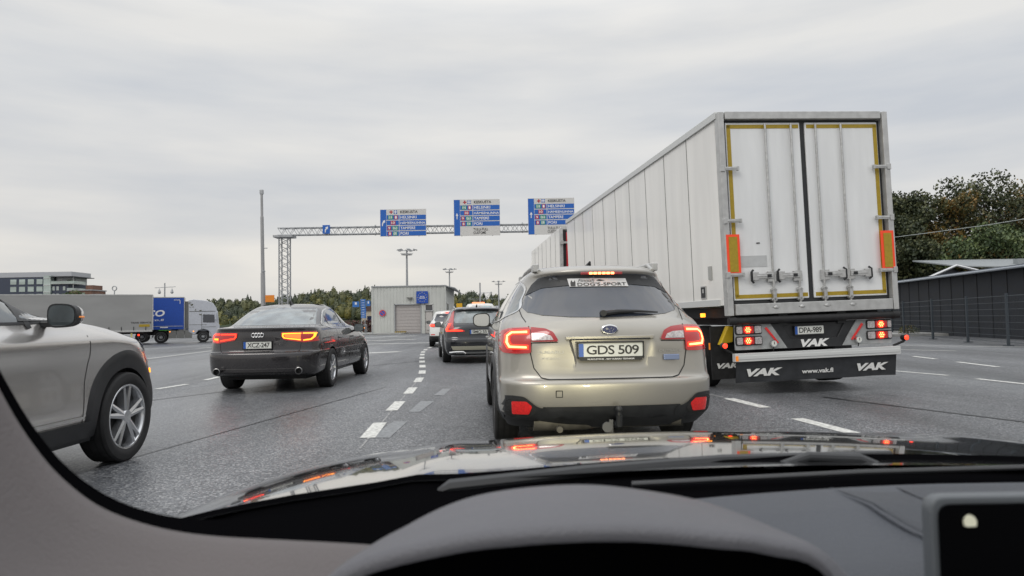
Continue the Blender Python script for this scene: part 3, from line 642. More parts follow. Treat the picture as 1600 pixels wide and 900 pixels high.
# ================================================================ SILVER SUV AT THE LEFT EDGE
def suv():
    paint = M('suv_silver', (.63, .61, .59), .24, .75, coat=1)
    R_ = empty('suv_car', (-4.165, 2.03, 0), 0, 'silver SUV with black wheel arch trim at the left edge, front half in view', 'car')
    LV = [(.24, .86, .1, .4, 3, 4.44, .42, 3.2), (.36, .90, .04, .4, 3, 4.54, .5, 3.2), (.50, .915, 0, .4, 3, 4.58, .55, 3.1), (.70, .908, 0, .4, 3, 4.59, .6, 3), (.85, .915, .03, .4, 3, 4.56, .68, 2.8), (.985, .938, .05, .4, 3, 4.48, .8, 2.6), (1.045, .925, .06, .4, 3, 4.37, .92, 2.3), (1.11, .88, .07, .4, 3, 4.16, 1.0, 2.3),
          (1.155, .86, .08, .4, 3, 3.86, 1.0, 2.3), (1.185, .845, .10, .4, 3, 3.56, .9, 2.4), (1.205, .83, .12, .4, 3, 3.28, .8, 2.5), (1.235, .81, .15, .4, 3, 3.14, .75, 2.5), (1.38, .755, .30, .4, 2.8, 2.82, .75, 2.5), (1.53, .69, .42, .4, 2.6, 2.46, .7, 2.4), (1.60, .63, .5, .4, 2.5, 2.18, .7, 2.4), (1.66, .54, .6, .4, 2.4, 1.92, .6, 2.3), (1.685, .35, .9, .3, 2.3, 1.6, .4, 2.2), (1.69, .2, 1.1, .2, 2.2, 1.5, .2, 2.2)]
    body, bv = make_body(R_, LV, paint, [(1.12, .37), (3.79, .37)], .425, .045, (), .33, black)
    P = lambda pts, mat, name, par=None, ax='s', **k: patch(bv, pts, ax, mat, name, par or R_, **k)
    for y_ in (1.12, 3.79): arch(R_, bv, y_, .37, .405, .555, black, a0=-24, a1=204)
    for sg in (-1, 1):
        b = MB(); ribbon(b, bv, [(1.62, .34), (3.30, .34)], .13, 's', .02, sg); b.build('sill_trim', black, R_)
        b = MB(); ribbon(b, bv, [(1.68, .44), (3.2, .44), (3.22, .46)], .02, 's', .012, sg); b.build('door_moulding', alu, R_)
        hl = P([(-.0, 0)] and [(4.02, 1.06), (4.2, 1.05), (4.33, .99), (4.40, .91), (4.30, .885), (4.12, .94)], M('headlamp_lens', (.20, .22, .27), .08, .7, coat=1) if sg < 0 else bpy.data.materials['headlamp_lens'], 'headlamp', off=.01, sg=sg, step=.04)
        P([(4.08, .995), (4.2, .985), (4.32, .94), (4.24, .93), (4.12, .955)], M('headlamp_dark', (.05, .05, .06), .1, .3, coat=1), 'headlamp_reflector', hl, off=.014, sg=sg, step=.04)
        P([(4.33, .74), (4.39, .74), (4.39, .705), (4.33, .70)], amber, 'side_marker', off=.012, sg=sg, step=.03)
        P([(4.34, .85), (4.38, .85), (4.40, .79), (4.35, .79)], red_glow, 'side_reflector', off=.010, sg=sg, step=.03)
        b = MB(); h = [ray(bv, 's', y_, .90, sg)[0] + Vector((sg * .03, 0, 0)) for y_ in (2.0, 2.05, 2.2, 2.25)]; h[0].x -= sg * .03; h[3].x -= sg * .03; b.tube(h, .014, 8); b.build('door_handle', paint, R_)
    P([(-.55, .92), (.55, .95), (.62, .62), (.4, .5), (-.4, .5), (-.62, .62)], black, 'grille', ax='f', off=.01)
    gaps(R_, bv, [('s', d, sg) for d in ([(3.24, 1.06), (3.27, .9), (3.23, .70), (3.20, .36)], [(2.18, 1.09), (2.14, .5), (2.2, .36)], [(3.26, 1.195), (3.45, 1.16), (3.8, 1.12), (4.05, 1.06)], [(4.12, .93), (4.22, .74), (4.27, .58)]) for sg in (-1, 1)] +
         [('t', [(-.70, 3.3), (-.72, 4.2)]), ('t', [(.70, 3.3), (.72, 4.2)])], .007)
    side_glass(R_, bv, crv([(.75, 1.20), (.9, 1.37), (1.3, 1.54), (1.9, 1.57), (2.30, 1.47), (2.75, 1.27), (2.93, 1.175), (2.2, 1.15), (1.3, 1.16)], 5), glass_l, split=[((2.16, 1.12), (2.08, 1.59), .06), ((2.62, 1.37), (2.66, 1.12), .05)], trim=black)
    w = P([(-.45, 3.02), (.45, 3.02), (.50, 2.85), (.46, 2.4), (-.46, 2.4), (-.50, 2.85)], glass_r, 'windscreen', ax='t', off=.005)
    for sg in (-1, 1):
        b = MB(); ribbon(b, bv, [(2.96, 1.19), (2.70, 1.38), (2.36, 1.53)], .06, 's', .007, sg); b.build('pillar_trim', gap, R_)
        patch(bv, [(3.0, 1.175), (2.66, 1.42), (2.58, 1.17)], 's', black, 'mirror_base', R_, sg=sg, off=.010)
        for i, y_ in enumerate((1.12, 3.79)): wheel(R_, sg * .825, y_, .37, .235, .270, 5, sg)
        mirror(R_, sg * 1.04, 2.80, 1.205, sg, [paint], .98, orange_l, glass_l)
    under(R_, 4.6)
suv()

# ================================================================ CARS FURTHER ON IN THE SAME LANE
def estate_far():
    paint = M('black_paint', (.022, .024, .028), .2, .4, coat=1)
    R_ = empty('estate_car', (-.86, 18.05, 0), 8.0, 'black estate car just beyond the silver estate, tall red tail lights, light lower bumper', 'car')
    LV = [(.22, .84, .16, .4, 3, 4.5, .5, 3), (.32, .90, .04, .4, 3, 4.65, .6, 3), (.46, .925, 0, .42, 3.2, 4.75, .7, 3), (.62, .93, .0, .42, 3.2, 4.78, .7, 3), (.70, .93, .04, .42, 3.1, 4.75, .7, 3), (.90, .92, .06, .44, 3, 4.5, .8, 3), (1.0, .90, .09, .5, 2.7, 3.9, .8, 3), (1.05, .87, .13, .5, 2.6, 3.6, .7, 2.8),
          (1.20, .79, .28, .55, 2.5, 3.2, .7, 2.6), (1.35, .71, .44, .55, 2.4, 2.8, .7, 2.6), (1.42, .66, .42, .55, 2.6, 2.6, .7, 2.5), (1.46, .61, .46, .5, 2.5, 2.4, .6, 2.4), (1.49, .5, .7, .45, 2.4, 2.2, .5, 2.3), (1.50, .25, 1.1, .3, 2.2, 1.9, .3, 2.2)]
    body, bv = make_body(R_, LV, paint, [(1.0, .345), (3.85, .345)], .395, .05)
    P = lambda pts, mat, name, par=None, ax='r', **k: patch(bv, pts, ax, mat, name, par or R_, **k)
    P([(-.62, 1.06), (.62, 1.06), (.66, 1.14), (.56, 1.36), (.50, 1.40), (-.50, 1.40), (-.56, 1.36), (-.66, 1.14)], glass_r, 'rear_window')
    P([(-.58, 1.35), (-.52, 1.41), (.52, 1.41), (.58, 1.35), (.4, 1.375), (-.4, 1.375)], black, 'spoiler_fin', off=.02)
    for sg in (-1, 1):
        m_ = lambda pts: [(sg * x, z) for x, z in pts]
        l = P(m_([(.62, 1.40), (.68, 1.36), (.75, 1.20), (.86, 1.03), (.91, .93), (.90, .83), (.40, .835), (.38, .86), (.50, .905), (.66, .915), (.68, 1.0), (.66, 1.15)]), red_glow, 'tail_light', off=.012, step=.05)
        P(m_([(.66, .89), (.44, .876), (.44, .855), (.87, .85), (.87, .92), (.78, 1.06), (.73, 1.06), (.82, .92), (.82, .88)]), red_on, 'brake_lamp', l, off=.02, step=.05)
        arch(R_, bv, 1.0, .345, .38, .44, black, (sg,)); arch(R_, bv, 3.85, .345, .38, .44, black, (sg,))
        b = MB(); b.tube([(sg * .80, -.01, .30), (sg * .62, -.03, .315), (sg * .45, -.03, .315), (sg * .38, -.02, .27)], .028, 8); b.build('exhaust_trim', chrome, R_)
    P([(-.75, .46), (.75, .46), (.70, .36), (-.70, .36)], M('bumper_insert', (.33, .32, .25), .5), 'bumper_insert', off=.008)
    b = MB(); ribbon(b, bv, [(-.62, .285), (.62, .285)], .05, 'r', .012); b.build('skid_plate', alu, R_)
    gaps(R_, bv, [('r', [(-.62, .83), (-.58, .70), (-.5, .67), (.5, .67), (.58, .70), (.62, .83)])], .009)
    side_glass(R_, bv, crv([(.6, 1.12), (.75, 1.28), (1.1, 1.38), (2.2, 1.41), (2.7, 1.32), (3.2, 1.08), (2.0, 1.03), (1.0, 1.06)], 4), glass_l, split=[((1.4, 1.0), (1.3, 1.42), .05), ((2.4, 1.0), (2.3, 1.42), .06)], trim=chrome)
    wheels4(R_, .83, (1.0, 3.85), .345, .23, .235, 5); under(R_, 4.7)
    plate(R_, 0, .83, .05, .52, .111, 'SMO 551', '')
    for sg in (-1, 1):
        b = MB(); b.tube([(sg * .60, .8, 1.46), (sg * .60, 1.1, 1.51), (sg * .58, 2.2, 1.51), (sg * .57, 2.4, 1.46)], .018, 6); b.build('roof_rail', chrome, R_)
    mirror(R_, -1.0, 3.0, 1.02, -1, paint, .95, None, glass_l); mirror(R_, 1.0, 3.0, 1.02, 1, paint, .95, None, glass_l)
    b = MB(); b.tube([(0, .9, 1.49), (0, .8, 1.56)], [.03, .01], 8); b.build('aerial', black, R_)
estate_far()
def crossover(name, loc, rz, paint, label, group=None, lit=True, s=1):
    R_ = empty(name, loc, rz, label, 'car', group)
    LV = [(.25, .80, .16, .4, 3, 4.1, .4, 3), (.38, .88, .02, .4, 3, 4.25, .5, 3), (.60, .90, 0, .42, 3, 4.36, .6, 3), (.90, .89, .06, .44, 2.9, 4.1, .7, 3), (1.0, .87, .10, .5, 2.7, 3.5, .7, 3), (1.08, .83, .18, .5, 2.6, 3.2, .7, 2.8),
          (1.30, .74, .36, .55, 2.5, 2.8, .7, 2.6), (1.48, .66, .40, .5, 2.4, 2.4, .7, 2.5), (1.55, .56, .46, .5, 2.4, 2.2, .6, 2.4), (1.59, .3, .8, .4, 2.2, 1.9, .4, 2.3), (1.6, .15, 1.1, .2, 2.2, 1.8, .2, 2.2)]
    body, bv = make_body(R_, LV, paint, [(.95, .34), (3.6, .34)], .39, .05, (), .50, black)
    P = lambda pts, mat, name, par=None, ax='r', **k: patch(bv, pts, ax, mat, name, par or R_, **k)
    P([(-.60, 1.10), (.60, 1.10), (.66, 1.18), (.54, 1.44), (-.54, 1.44), (-.66, 1.18)], glass, 'rear_window')
    for sg in (-1, 1):
        m_ = lambda pts: [(sg * x, z) for x, z in pts]
        l = P(m_([(.86, 1.05), (.60, 1.02), (.36, .95), (.42, .87), (.70, .86), (.88, .90)]), red_glow if lit else red_lens, 'tail_light', off=.012)
        if lit: P(m_([(.84, .99), (.62, .97), (.66, .90), (.84, .91)]), red_on, 'brake_lamp', l, off=.02)
        P(m_([(.80, .56), (.62, .56), (.62, .52), (.80, .52)]), fog_red, 'rear_reflector', off=.012)
    if lit:
        b = MB(); b.box((0, .40, 1.50), (.3, .03, .03)); b.build('high_brake_light', red_on, R_)
    side_glass(R_, bv, crv([(.55, 1.16), (.75, 1.34), (1.2, 1.44), (2.0, 1.46), (2.4, 1.36), (2.9, 1.08), (1.8, 1.05), (1.0, 1.09)], 4), glass, split=[((2.0, 1.0), (1.95, 1.5), .06)], trim=None)
    wheels4(R_, .79, (.95, 3.6), .34, .21, .22, 5); under(R_, 4.3)
    mirror(R_, -.98, 2.75, 1.08, -1, black, .95, None, glass_l); mirror(R_, .98, 2.75, 1.08, 1, black, .95, None, glass_l)
    plate(R_, 0, .80, .04, .52, .111, 'SMO 551', '') if 0 else None
    return R_
white_paint = M('white_paint', (.72, .72, .70), .28, coat=1)
crossover('crossover_car', (-2.78, 30.2, 0), 5, white_paint, 'small white crossover with red brake lights, partly behind the black estate car')
far_cars = 'distant cars standing beyond the blue sign cluster'
crossover('hatchback_car', (-24.5, 96, -.3), 60, M('red_paint', (.45, .03, .03), .3, coat=1), 'tiny far-off red and white car just left of the customs shed', far_cars, False)
crossover('hatchback_car', (-30.5, 92, -.3), 75, M('dark_blue_paint', (.02, .03, .05), .3, coat=1), 'tiny far-off dark car behind the dark saloon mirror, left of the blue sign cluster', far_cars, False)
def van():
    R_ = empty('van', (-1.95, 41.5, 0), 2, 'pale van with orange roof beacon, mostly hidden behind the black estate', 'van')
    LV = [(.3, .92, .05, .25, 4, 5.0, .4, 3), (.5, .98, 0, .25, 4, 5.3, .5, 3), (1.1, .98, .02, .25, 4, 5.1, .5, 3), (1.3, .96, .03, .28, 4, 4.7, .5, 3), (1.7, .90, .06, .3, 3.5, 4.2, .5, 3), (2.0, .84, .10, .3, 3.2, 3.9, .5, 2.8), (2.12, .74, .18, .3, 3, 3.7, .4, 2.6), (2.16, .5, .4, .3, 2.6, 3.4, .3, 2.4), (2.17, .3, .7, .2, 2.4, 3.2, .2, 2.2)]
    body, bv = make_body(R_, LV, white_paint, [(1.0, .34), (4.2, .34)], .40, .02)
    for sg in (-1, 1):
        patch(bv, [(sg * .12, 1.25), (sg * .72, 1.25), (sg * .66, 1.80), (sg * .12, 1.80)], 'r', glass_r, 'rear_window', R_)
        patch(bv, [(sg * .86, .95), (sg * .96, .95), (sg * .93, 1.25), (sg * .84, 1.25)], 'r', red_glow, 'tail_light', R_)
        patch(bv, [(2.9, 1.25), (4.3, 1.2), (3.95, 1.75), (2.9, 1.8)], 's', glass, 'side_window', R_, sg=sg)
    gaps(R_, bv, [('r', [(0, .5), (0, 2.0)]), ('r', [(-.80, 1.95), (.80, 1.95)])], .012)
    patch(bv, [(.10, 1.84), (.62, 1.84), (.60, 1.96), (.12, 1.96)], 'r', M('turquoise_sign', (.06, .42, .50), .5), 'rear_sticker', R_)
    wheels4(R_, .86, (1.0, 4.2), .34, .2, .2, 7); under(R_, 5.2)
    b = MB(); b.box((-.1, .55, 2.20), (.75, .18, .08)); bb = b.build('roof_beacon', M('beacon_lit', (.9, .2, .1), .3, em=(1, .22, .10), es=2.2), R_, bevel=.02)
    b = MB(); b.tube([(-.1, .55, 2.16), (-.1, .55, 2.42)], .03, 8); b.build('aerial', black, R_)
van()

# ================================================================ WHITE BOX TRAILER ON THE RIGHT
panel = M('white_insulated_panel', (.80, .785, .75), .32, coat=.3, vary=.06, vs=1.5, stretch=(2, 2, .25))
dirty = M('door_white', (.76, .77, .77), .35, coat=.3, vary=.06, vs=2.2, stretch=(2, 2, .3))
yel = M('reflective_yellow', (.38, .26, .015), .45, vary=.08, vs=30)
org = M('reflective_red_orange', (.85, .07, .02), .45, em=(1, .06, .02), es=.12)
whitep = M('white_aluminium', (.60, .61, .60), .4, .1)
def trailer():
    R_ = empty('box_trailer', (4.36, 9.97, 0), 7.1, 'white box trailer with four locking rods, lit red lamps and black VAK flap, plate DPA-989', 'trailer', ry=-1.3)
    hw = 1.30; z0, z1, Ln = 1.30, 4.06, 10.75
    b = MB(); b.box((0, Ln / 2 + .05, (z0 + z1) / 2), (2 * hw - .02, Ln - .1, z1 - z0)); bd = b.build('box_body', panel, R_, bevel=.01)
    b = MB()
    for sg in (-1, 1):
        for i in range(1, 10): b.box((sg * hw * .9935, .14 + i * 1.06, (z0 + z1) / 2), (.006, .012, z1 - z0 - .1))
    b.build('panel_seams', seam, bd)
    b = MB()
    for sg in (-1, 1):
        b.box((sg * (hw - .006), Ln / 2 + .1, z0 + .045), (.03, Ln - .2, .10)); b.box((sg * (hw - .004), Ln / 2, z1 - .02), (.05, Ln, .10))
    b.build('side_rail', whitep, bd, bevel=.005)
    # rear frame
    b = MB()
    for sg in (-1, 1): b.box((sg * (hw - .036), -.01, (1.16 + z1) / 2), (.085, .14, z1 - 1.16 + .02))
    b.box((0, -.01, z1 - .04), (2 * hw - .2, .14, .11)); b.box((0, -.02, 1.235), (2 * hw - .20, .15, .155)); b.build('rear_frame', alu, R_, bevel=.008)
    b = MB(); b.box((0, .035, (1.31 + 3.95) / 2), (2 * hw - .15, .05, 2.66)); b.build('door_seal', black, R_)
    for sg in (-1, 1):
        d = MB(); d.box((sg * .608, .012, (1.365 + 3.93) / 2), (1.14, .05, 3.93 - 1.365)); do = d.build('rear_door', dirty, R_, bevel=.012)
        b = MB(); y_ = -.0155
        b.box((sg * 1.135, y_, 2.65), (.058, .004, 2.48)); b.box((sg * .612, y_, 1.418), (1.10, .004, .055)); b.box((sg * .612, y_, 3.87), (1.10, .004, .055)); b.build('contour_tape', yel, do)
        b = MB(); b.box((sg * 1.185, -.075, 2.02), (.20, .012, .57)); mk = b.build('marker_plate', org, R_)
        b = MB(); b.box((sg * 1.185, -.083, 2.02), (.125, .008, .50)); b.build('marker_centre', yel, mk)
        for z in (1.73, 2.50, 3.25):
            b = MB(); b.box((sg * 1.165, -.075, z), (.25, .018, .052)); b.box((sg * 1.165, -.088, z), (.22, .012, .016)); b.box((sg * 1.28, -.06, z), (.06, .07, .085)); b.box((sg * 1.05, -.07, z), (.03, .05, .06)); b.build('hinge', steel, do, bevel=.005)
        for x in (.19, .585):
            X = sg * x - .012
            b = MB(); b.tube([(X, -.055, 1.30), (X, -.055, 3.9)], .017, 12); ro = b.build('locking_rod', steel, R_)
            b = MB()
            for zz in (1.36, 1.50): b.box((X, -.045, zz), (.085, .05, .03)); b.box((X, -.045, zz), (.04, .075, .05))
            b.box((X, -.055, 1.43), (.052, .055, .17)); b.build('rod_bracket', steel, ro, bevel=.006)
            b = MB(); b.tube([(X, -.055, 1.235), (X, -.055, 1.26), (X, -.055, 1.285)], [.055, .055, .03], 14); b.box((X, -.07, 1.25), (.13, .05, .022)); b.build('cam_keeper', steel, ro, bevel=.005)
            b = MB(); b.box((X + sg * .02, -.045, 1.69), (.13, .04, .15)); b.box((X + sg * .14, -.078, 1.70), (.27, .022, .075)); b.box((X + sg * .14, -.088, 1.70), (.25, .012, .025)); b.box((X + sg * .275, -.065, 1.70), (.09, .05, .12), 0)
            h = b.build('door_handle', steel, ro, bevel=.010)
            b = MB(); b.tube([(X + sg * .30, -.06, 1.61), (X + sg * .335, -.075, 1.64), (X + sg * .335, -.075, 1.76), (X + sg * .30, -.06, 1.79)], .016, 8); b.box((X + sg * .075, -.097, 1.70), (.06, .006, .045)); b.build('handle_grip', black, h)
    b = MB(); b.box((-.87, -.0165, 1.92), (.42, .004, .16)); b.build('grey_patch', M('pale_grey_patch', (.50, .51, .51), .4, vary=.06), R_)
    b = MB(); b.box((-.78, -.02, 2.18), (.05, .006, .015)); b.build('vent_slot', gap, R_)
    # side labels: grey square and info plate
    b = MB(); b.box((-hw + .001, .50, 1.80), (.012, .12, .20)); b.build('side_reflector', M('grey_tag', (.38, .38, .36), .4), R_)
    b = MB(); b.box((-hw + .001, .78, 1.52), (.012, .20, .20)); sp_ = b.build('side_socket', alu, R_, bevel=.005)
    b = MB(); b.box((-hw - .007, .78, 1.52), (.006, .15, .16)); b.box((-hw - .011, .77, 1.54), (.006, .05, .06), 1); b.build('socket_cover', [black, alu], sp_)
    # buffer roller, rear chassis
    b = MB(); b.tube([(-1.30, -.05, 1.075), (-1.2, -.05, 1.075), (-1.19, -.05, 1.075), (1.19, -.05, 1.075), (1.2, -.05, 1.075), (1.30, -.05, 1.075)], [.055, .062, .052, .052, .062, .055], 14); b.build('buffer_bar', rubber, R_)
    b = MB(); b.box((0, .05, .86), (1.5, .05, .30), 0)
    for sg in (-1, 1):
        b.add([(sg * .30, .0, .68), (sg * .45, .0, .68), (sg * .72, .0, 1.02), (sg * .50, .0, 1.02), (sg * .30, .06, .68), (sg * .45, .06, .68), (sg * .72, .06, 1.02), (sg * .50, .06, 1.02)], [(0, 1, 2, 3), (0, 4, 5, 1), (1, 5, 6, 2), (2, 6, 7, 3), (3, 7, 4, 0)])
        b.box((sg * .45, 3.5, 1.12), (.14, 7, .28))
    b.build('rear_crossmember', black, R_, bevel=.01)
    for sg in (-1, 1):
        b = MB(); lp = [(sg * 1.20, 1.02), (sg * .66, 1.02), (sg * .42, .66), (sg * 1.20, .66)]; b.prism([(x, -.02, z) for x, z in lp], (0, .04, 0)); pn = b.build('lamp_panel', M('panel_grey', (.30, .31, .31), .45, vary=.15), R_, bevel=.006)
        for z in (.945, .79):
            b = MB(); b.prism([(x, -.035, zz) for x, zz in rnd([(sg * 1.20, z - .065), (sg * .80, z - .065), (sg * .80, z + .065), (sg * 1.20, z + .065)], .03)], (0, .04, 0)); lh = b.build('tail_light', rubber, R_, bevel=.008)
            for x0, x1, ma in ((1.185, 1.10, clear_lens), (1.09, .93, red_glow), (.915, .815, clear_lens)):
                if sg > 0: x0, x1, ma = [(1.185, 1.13, clear_lens), (1.12, .94, red_glow), (.925, .815, clear_lens)][[1.185, 1.09, .915].index(x0)]
                b = MB(); b.prism([(x, -.045, zz) for x, zz in rnd([(sg * x0, z - .05), (sg * x1, z - .05), (sg * x1, z + .05), (sg * x0, z + .05)], .018)], (0, .012, 0)); b.build('lamp_lens', ma, lh)
            cx = sg * 1.02
            b = MB(); b.prism([(cx + .055 * cos(k * pi / 3), -.052, z + .055 * sin(k * pi / 3)) for k in range(6)], (0, .01, 0)); b.build('lamp_bulb', red_on, lh)
            b = MB()
            for k in range(7): b.prism([(cx + (0 if k == 6 else .03 * cos(k * pi / 3)) + .009 * cos(j * pi / 3), -.056, z + (0 if k == 6 else .03 * sin(k * pi / 3)) + .009 * sin(j * pi / 3)) for j in range(6)], (0, .004, 0))
            b.build('lamp_core', red_core, lh)
        b = MB(); b.prism([(sg * .755, -.035, .955), (sg * .73, -.035, .975), (sg * .555, -.035, .745), (sg * .58, -.035, .735)], (0, .02, 0)); b.build('slanted_reflector', fog_red, R_)
        b = MB(); b.tube([(sg * .65, -.03, .735), (sg * .65, -.075, .735)], .048, 18); g_ = b.build('pressure_gauge', chrome, R_)
        b = MB(); b.tube([(sg * .65, -.074, .735), (sg * .65, -.08, .735)], .038, 18); b.box((sg * .65, -.082, .745), (.008, .004, .035), 1); b.tube([(sg * .65, -.06, .70), (sg * .65, -.04, .64)], .008, 6, 1); b.build('gauge_face', [plate_w, ink], g_)
        b = MB(); b.tube([(sg * 1.24, .02, .62), (sg * 1.37, -.03, .68), (sg * 1.38, -.04, .70)], .018, 8, 1); b.tube([(sg * 1.385, .0, .735), (sg * 1.385, -.085, .735)], .042, 14, 1); oa = b.build('outline_marker', [rubber, rubber], R_)
        b = MB(); b.tube([(sg * 1.385, -.084, .735), (sg * 1.385, -.10, .735)], [.037, .02], 14); b.build('marker_lamp', red_on, oa)
    b = MB(); b.box((0, -.07, .56), (2.52, .09, .115)); b.box((0, -.118, .56), (2.50, .008, .05)); bp = b.build('underrun_bar', whitep, R_, bevel=.012)
    b = MB(); b.box((-1.235, -.122, .55), (.035, .012, .07)); b.build('amber_reflector', orange_l, bp)
    b = MB(); rows = []
    for j in range(5): rows.append([(-1.225 + 2.45 * i / 24, -.06 + .012 * sin(i * .9) * j / 4 + .01 * j, .50 - .30 * j / 4 + .004 * sin(i * .7) * (j == 4)) for i in range(25)])
    b.grid(rows); b.grid([[(x, y + .012, z) for x, y, z in r] for r in rows]); fl = b.build('rear_flap', M('flap_rubber', (.03, .032, .036), .55, vary=.2), R_)
    F_ = lambda u, v: (u, -.066 + (.5 - v) / .3 * .04 - .012, v)
    t = MB(); text(t, 'VAK', -1.075, .285, -.54, .395, F_, bold=.055, shear=.28); t.build('flap_lettering', white_p, fl)
    t = MB(); text(t, 'VAK', .60, .285, 1.09, .395, F_, bold=.055, shear=.28); t.build('flap_lettering', white_p, fl)
    t = MB(); text(t, 'www.vak.fi', -.245, .290, .235, .355, F_, bold=.03); t.build('web_lettering', white_p, fl)
    t = MB(); text(t, 'VAK', -.21, .665, .23, .775, lambda u, v: (u, -.012, v), bold=.055, shear=.28); t.build('chassis_lettering', white_p, R_)
    b = MB(); b.box((0, .01, .72), (.95, .04, .13)); b.build('name_panel', black, R_)
    plate(R_, -.07, .905, -.01, .442, .118, 'DPA-989', '')
    # left side running gear, flap, wheel chock
    b = MB(); b.box((-1.0, .62, .60), (.60, .02, .80)); mf = b.build('mud_flap', rubber, R_)
    t = MB(); text(t, 'VAK', -1.22, .36, -.86, .44, lambda u, v: (u, .605, v), bold=.055, shear=.28); t.build('mud_flap_lettering', white_p, mf)
    b = MB(); b.prism([(-1.22, .45, .72), (-1.02, .45, .76), (-1.0, .45, .98), (-1.08, .45, 1.0)], (0, .12, 0)); b.build('wheel_chock', M('yellow_plastic', (.62, .42, .02), .5), R_, bevel=.012)
    b = MB(); b.box((-1.28, .90, 1.17), (.05, .10, .06)); b.build('side_marker', amber, R_, bevel=.01)
    b = MB(); b.box((-1.30, .64, .70), (.035, .02, .10)); b.box((-1.30, 3.2, .70), (.03, .12, .06)); b.build('side_reflector', orange_l, R_)
    for y_ in (1.5, 2.85, 8.3, 9.6):
        for sg in (-1, 1): wheel(R_, sg * 1.08, y_, .50, .36, .29, 0, sg, 0, galv)
    b = MB()
    for y_ in (1.5, 2.85, 8.3, 9.6): b.tube([(-1, y_, .5), (1, y_, .5)], .07, 10)
    b.box((0, Ln / 2, 1.2), (2.3, Ln - .4, .16)); b.tube([(0, Ln, .8), (0, Ln + 1.6, .75)], .08, 8); b.box((-.95, 5.6, .75), (.5, 1.6, .5)); b.build('chassis', gap, R_)
trailer()
def box_truck():
    R_ = empty('box_truck', (2.86, 22.0, 0), 5.2, 'white box truck coupled ahead of the trailer, red and black rear door frame showing', 'truck')
    hw, z0, z1, Ln = 1.30, 1.25, 4.06, 7.8
    b = MB(); b.box((0, Ln / 2 + .05, (z0 + z1) / 2), (2.58, Ln - .1, z1 - z0)); bd = b.build('box_body', panel, R_, bevel=.01)
    b = MB()
    for i in range(1, 7): b.box((-1.291, i * 1.1, (z0 + z1) / 2), (.008, .02, z1 - z0 - .1))
    b.build('panel_seams', seam, bd)
    b = MB()
    for sg in (-1, 1): b.box((sg * 1.27, 0, 2.6), (.10, .12, 2.85)); 
    b.box((0, 0, z1 - .03), (2.5, .12, .12)); b.build('rear_frame', alu, R_, bevel=.01)
    b = MB(); b.box((0, -.01, 2.6), (2.44, .08, 2.7)); b.build('door_seal', gap, R_)
    b = MB(); b.box((0, -.045, 2.6), (2.24, .05, 2.56)); b.build('door_border', M('signal_red', (.50, .02, .03), .4), R_)
    for sg in (-1, 1):
        b = MB(); b.box((sg * .51, -.08, 2.6), (.96, .03, 2.4)); d = b.build('rear_door', dirty, R_)
        b = MB(); b.box((sg * 1.16, -.12, 2.2), (.36, .03, .06)); b.box((sg * 1.16, -.12, 3.55), (.36, .03, .06)); b.box((sg * 1.27, -.10, 2.2), (.10, .10, .12)); b.box((sg * 1.27, -.10, 3.55), (.10, .10, .12)); b.build('hinge', steel, d)
    t = MB(); text(t, 'VLK', -.95, 3.55, -.45, 3.75, lambda u, v: (u, -.10, v), bold=.02, shear=.3); t.build('door_lettering', ink, R_)
    for y_ in (1.6, 2.9, 7.6):
        for sg in (-1, 1): wheel(R_, sg * 1.08, y_, .50, .36, .29, 0, sg, 0, galv)
    b = MB(); b.box((0, 5, .95), (1.6, 9.5, .35)); b.build('chassis', gap, R_)
    b = MB(); b.prism([(-1.22, 8.2, .5), (-1.22, 10.4, .5), (-1.22, 10.5, 1.6), (-1.22, 10.2, 3.0), (-1.22, 8.6, 3.7), (-1.22, 8.2, 3.7)], (2.44, 0, 0)); c = b.build('cab', white_paint, R_, bevel=.05)
    b = MB(); b.box((-1.225, 9.5, 2.1), (.02, .9, .7)); b.build('side_window', glass, c)
box_truck()

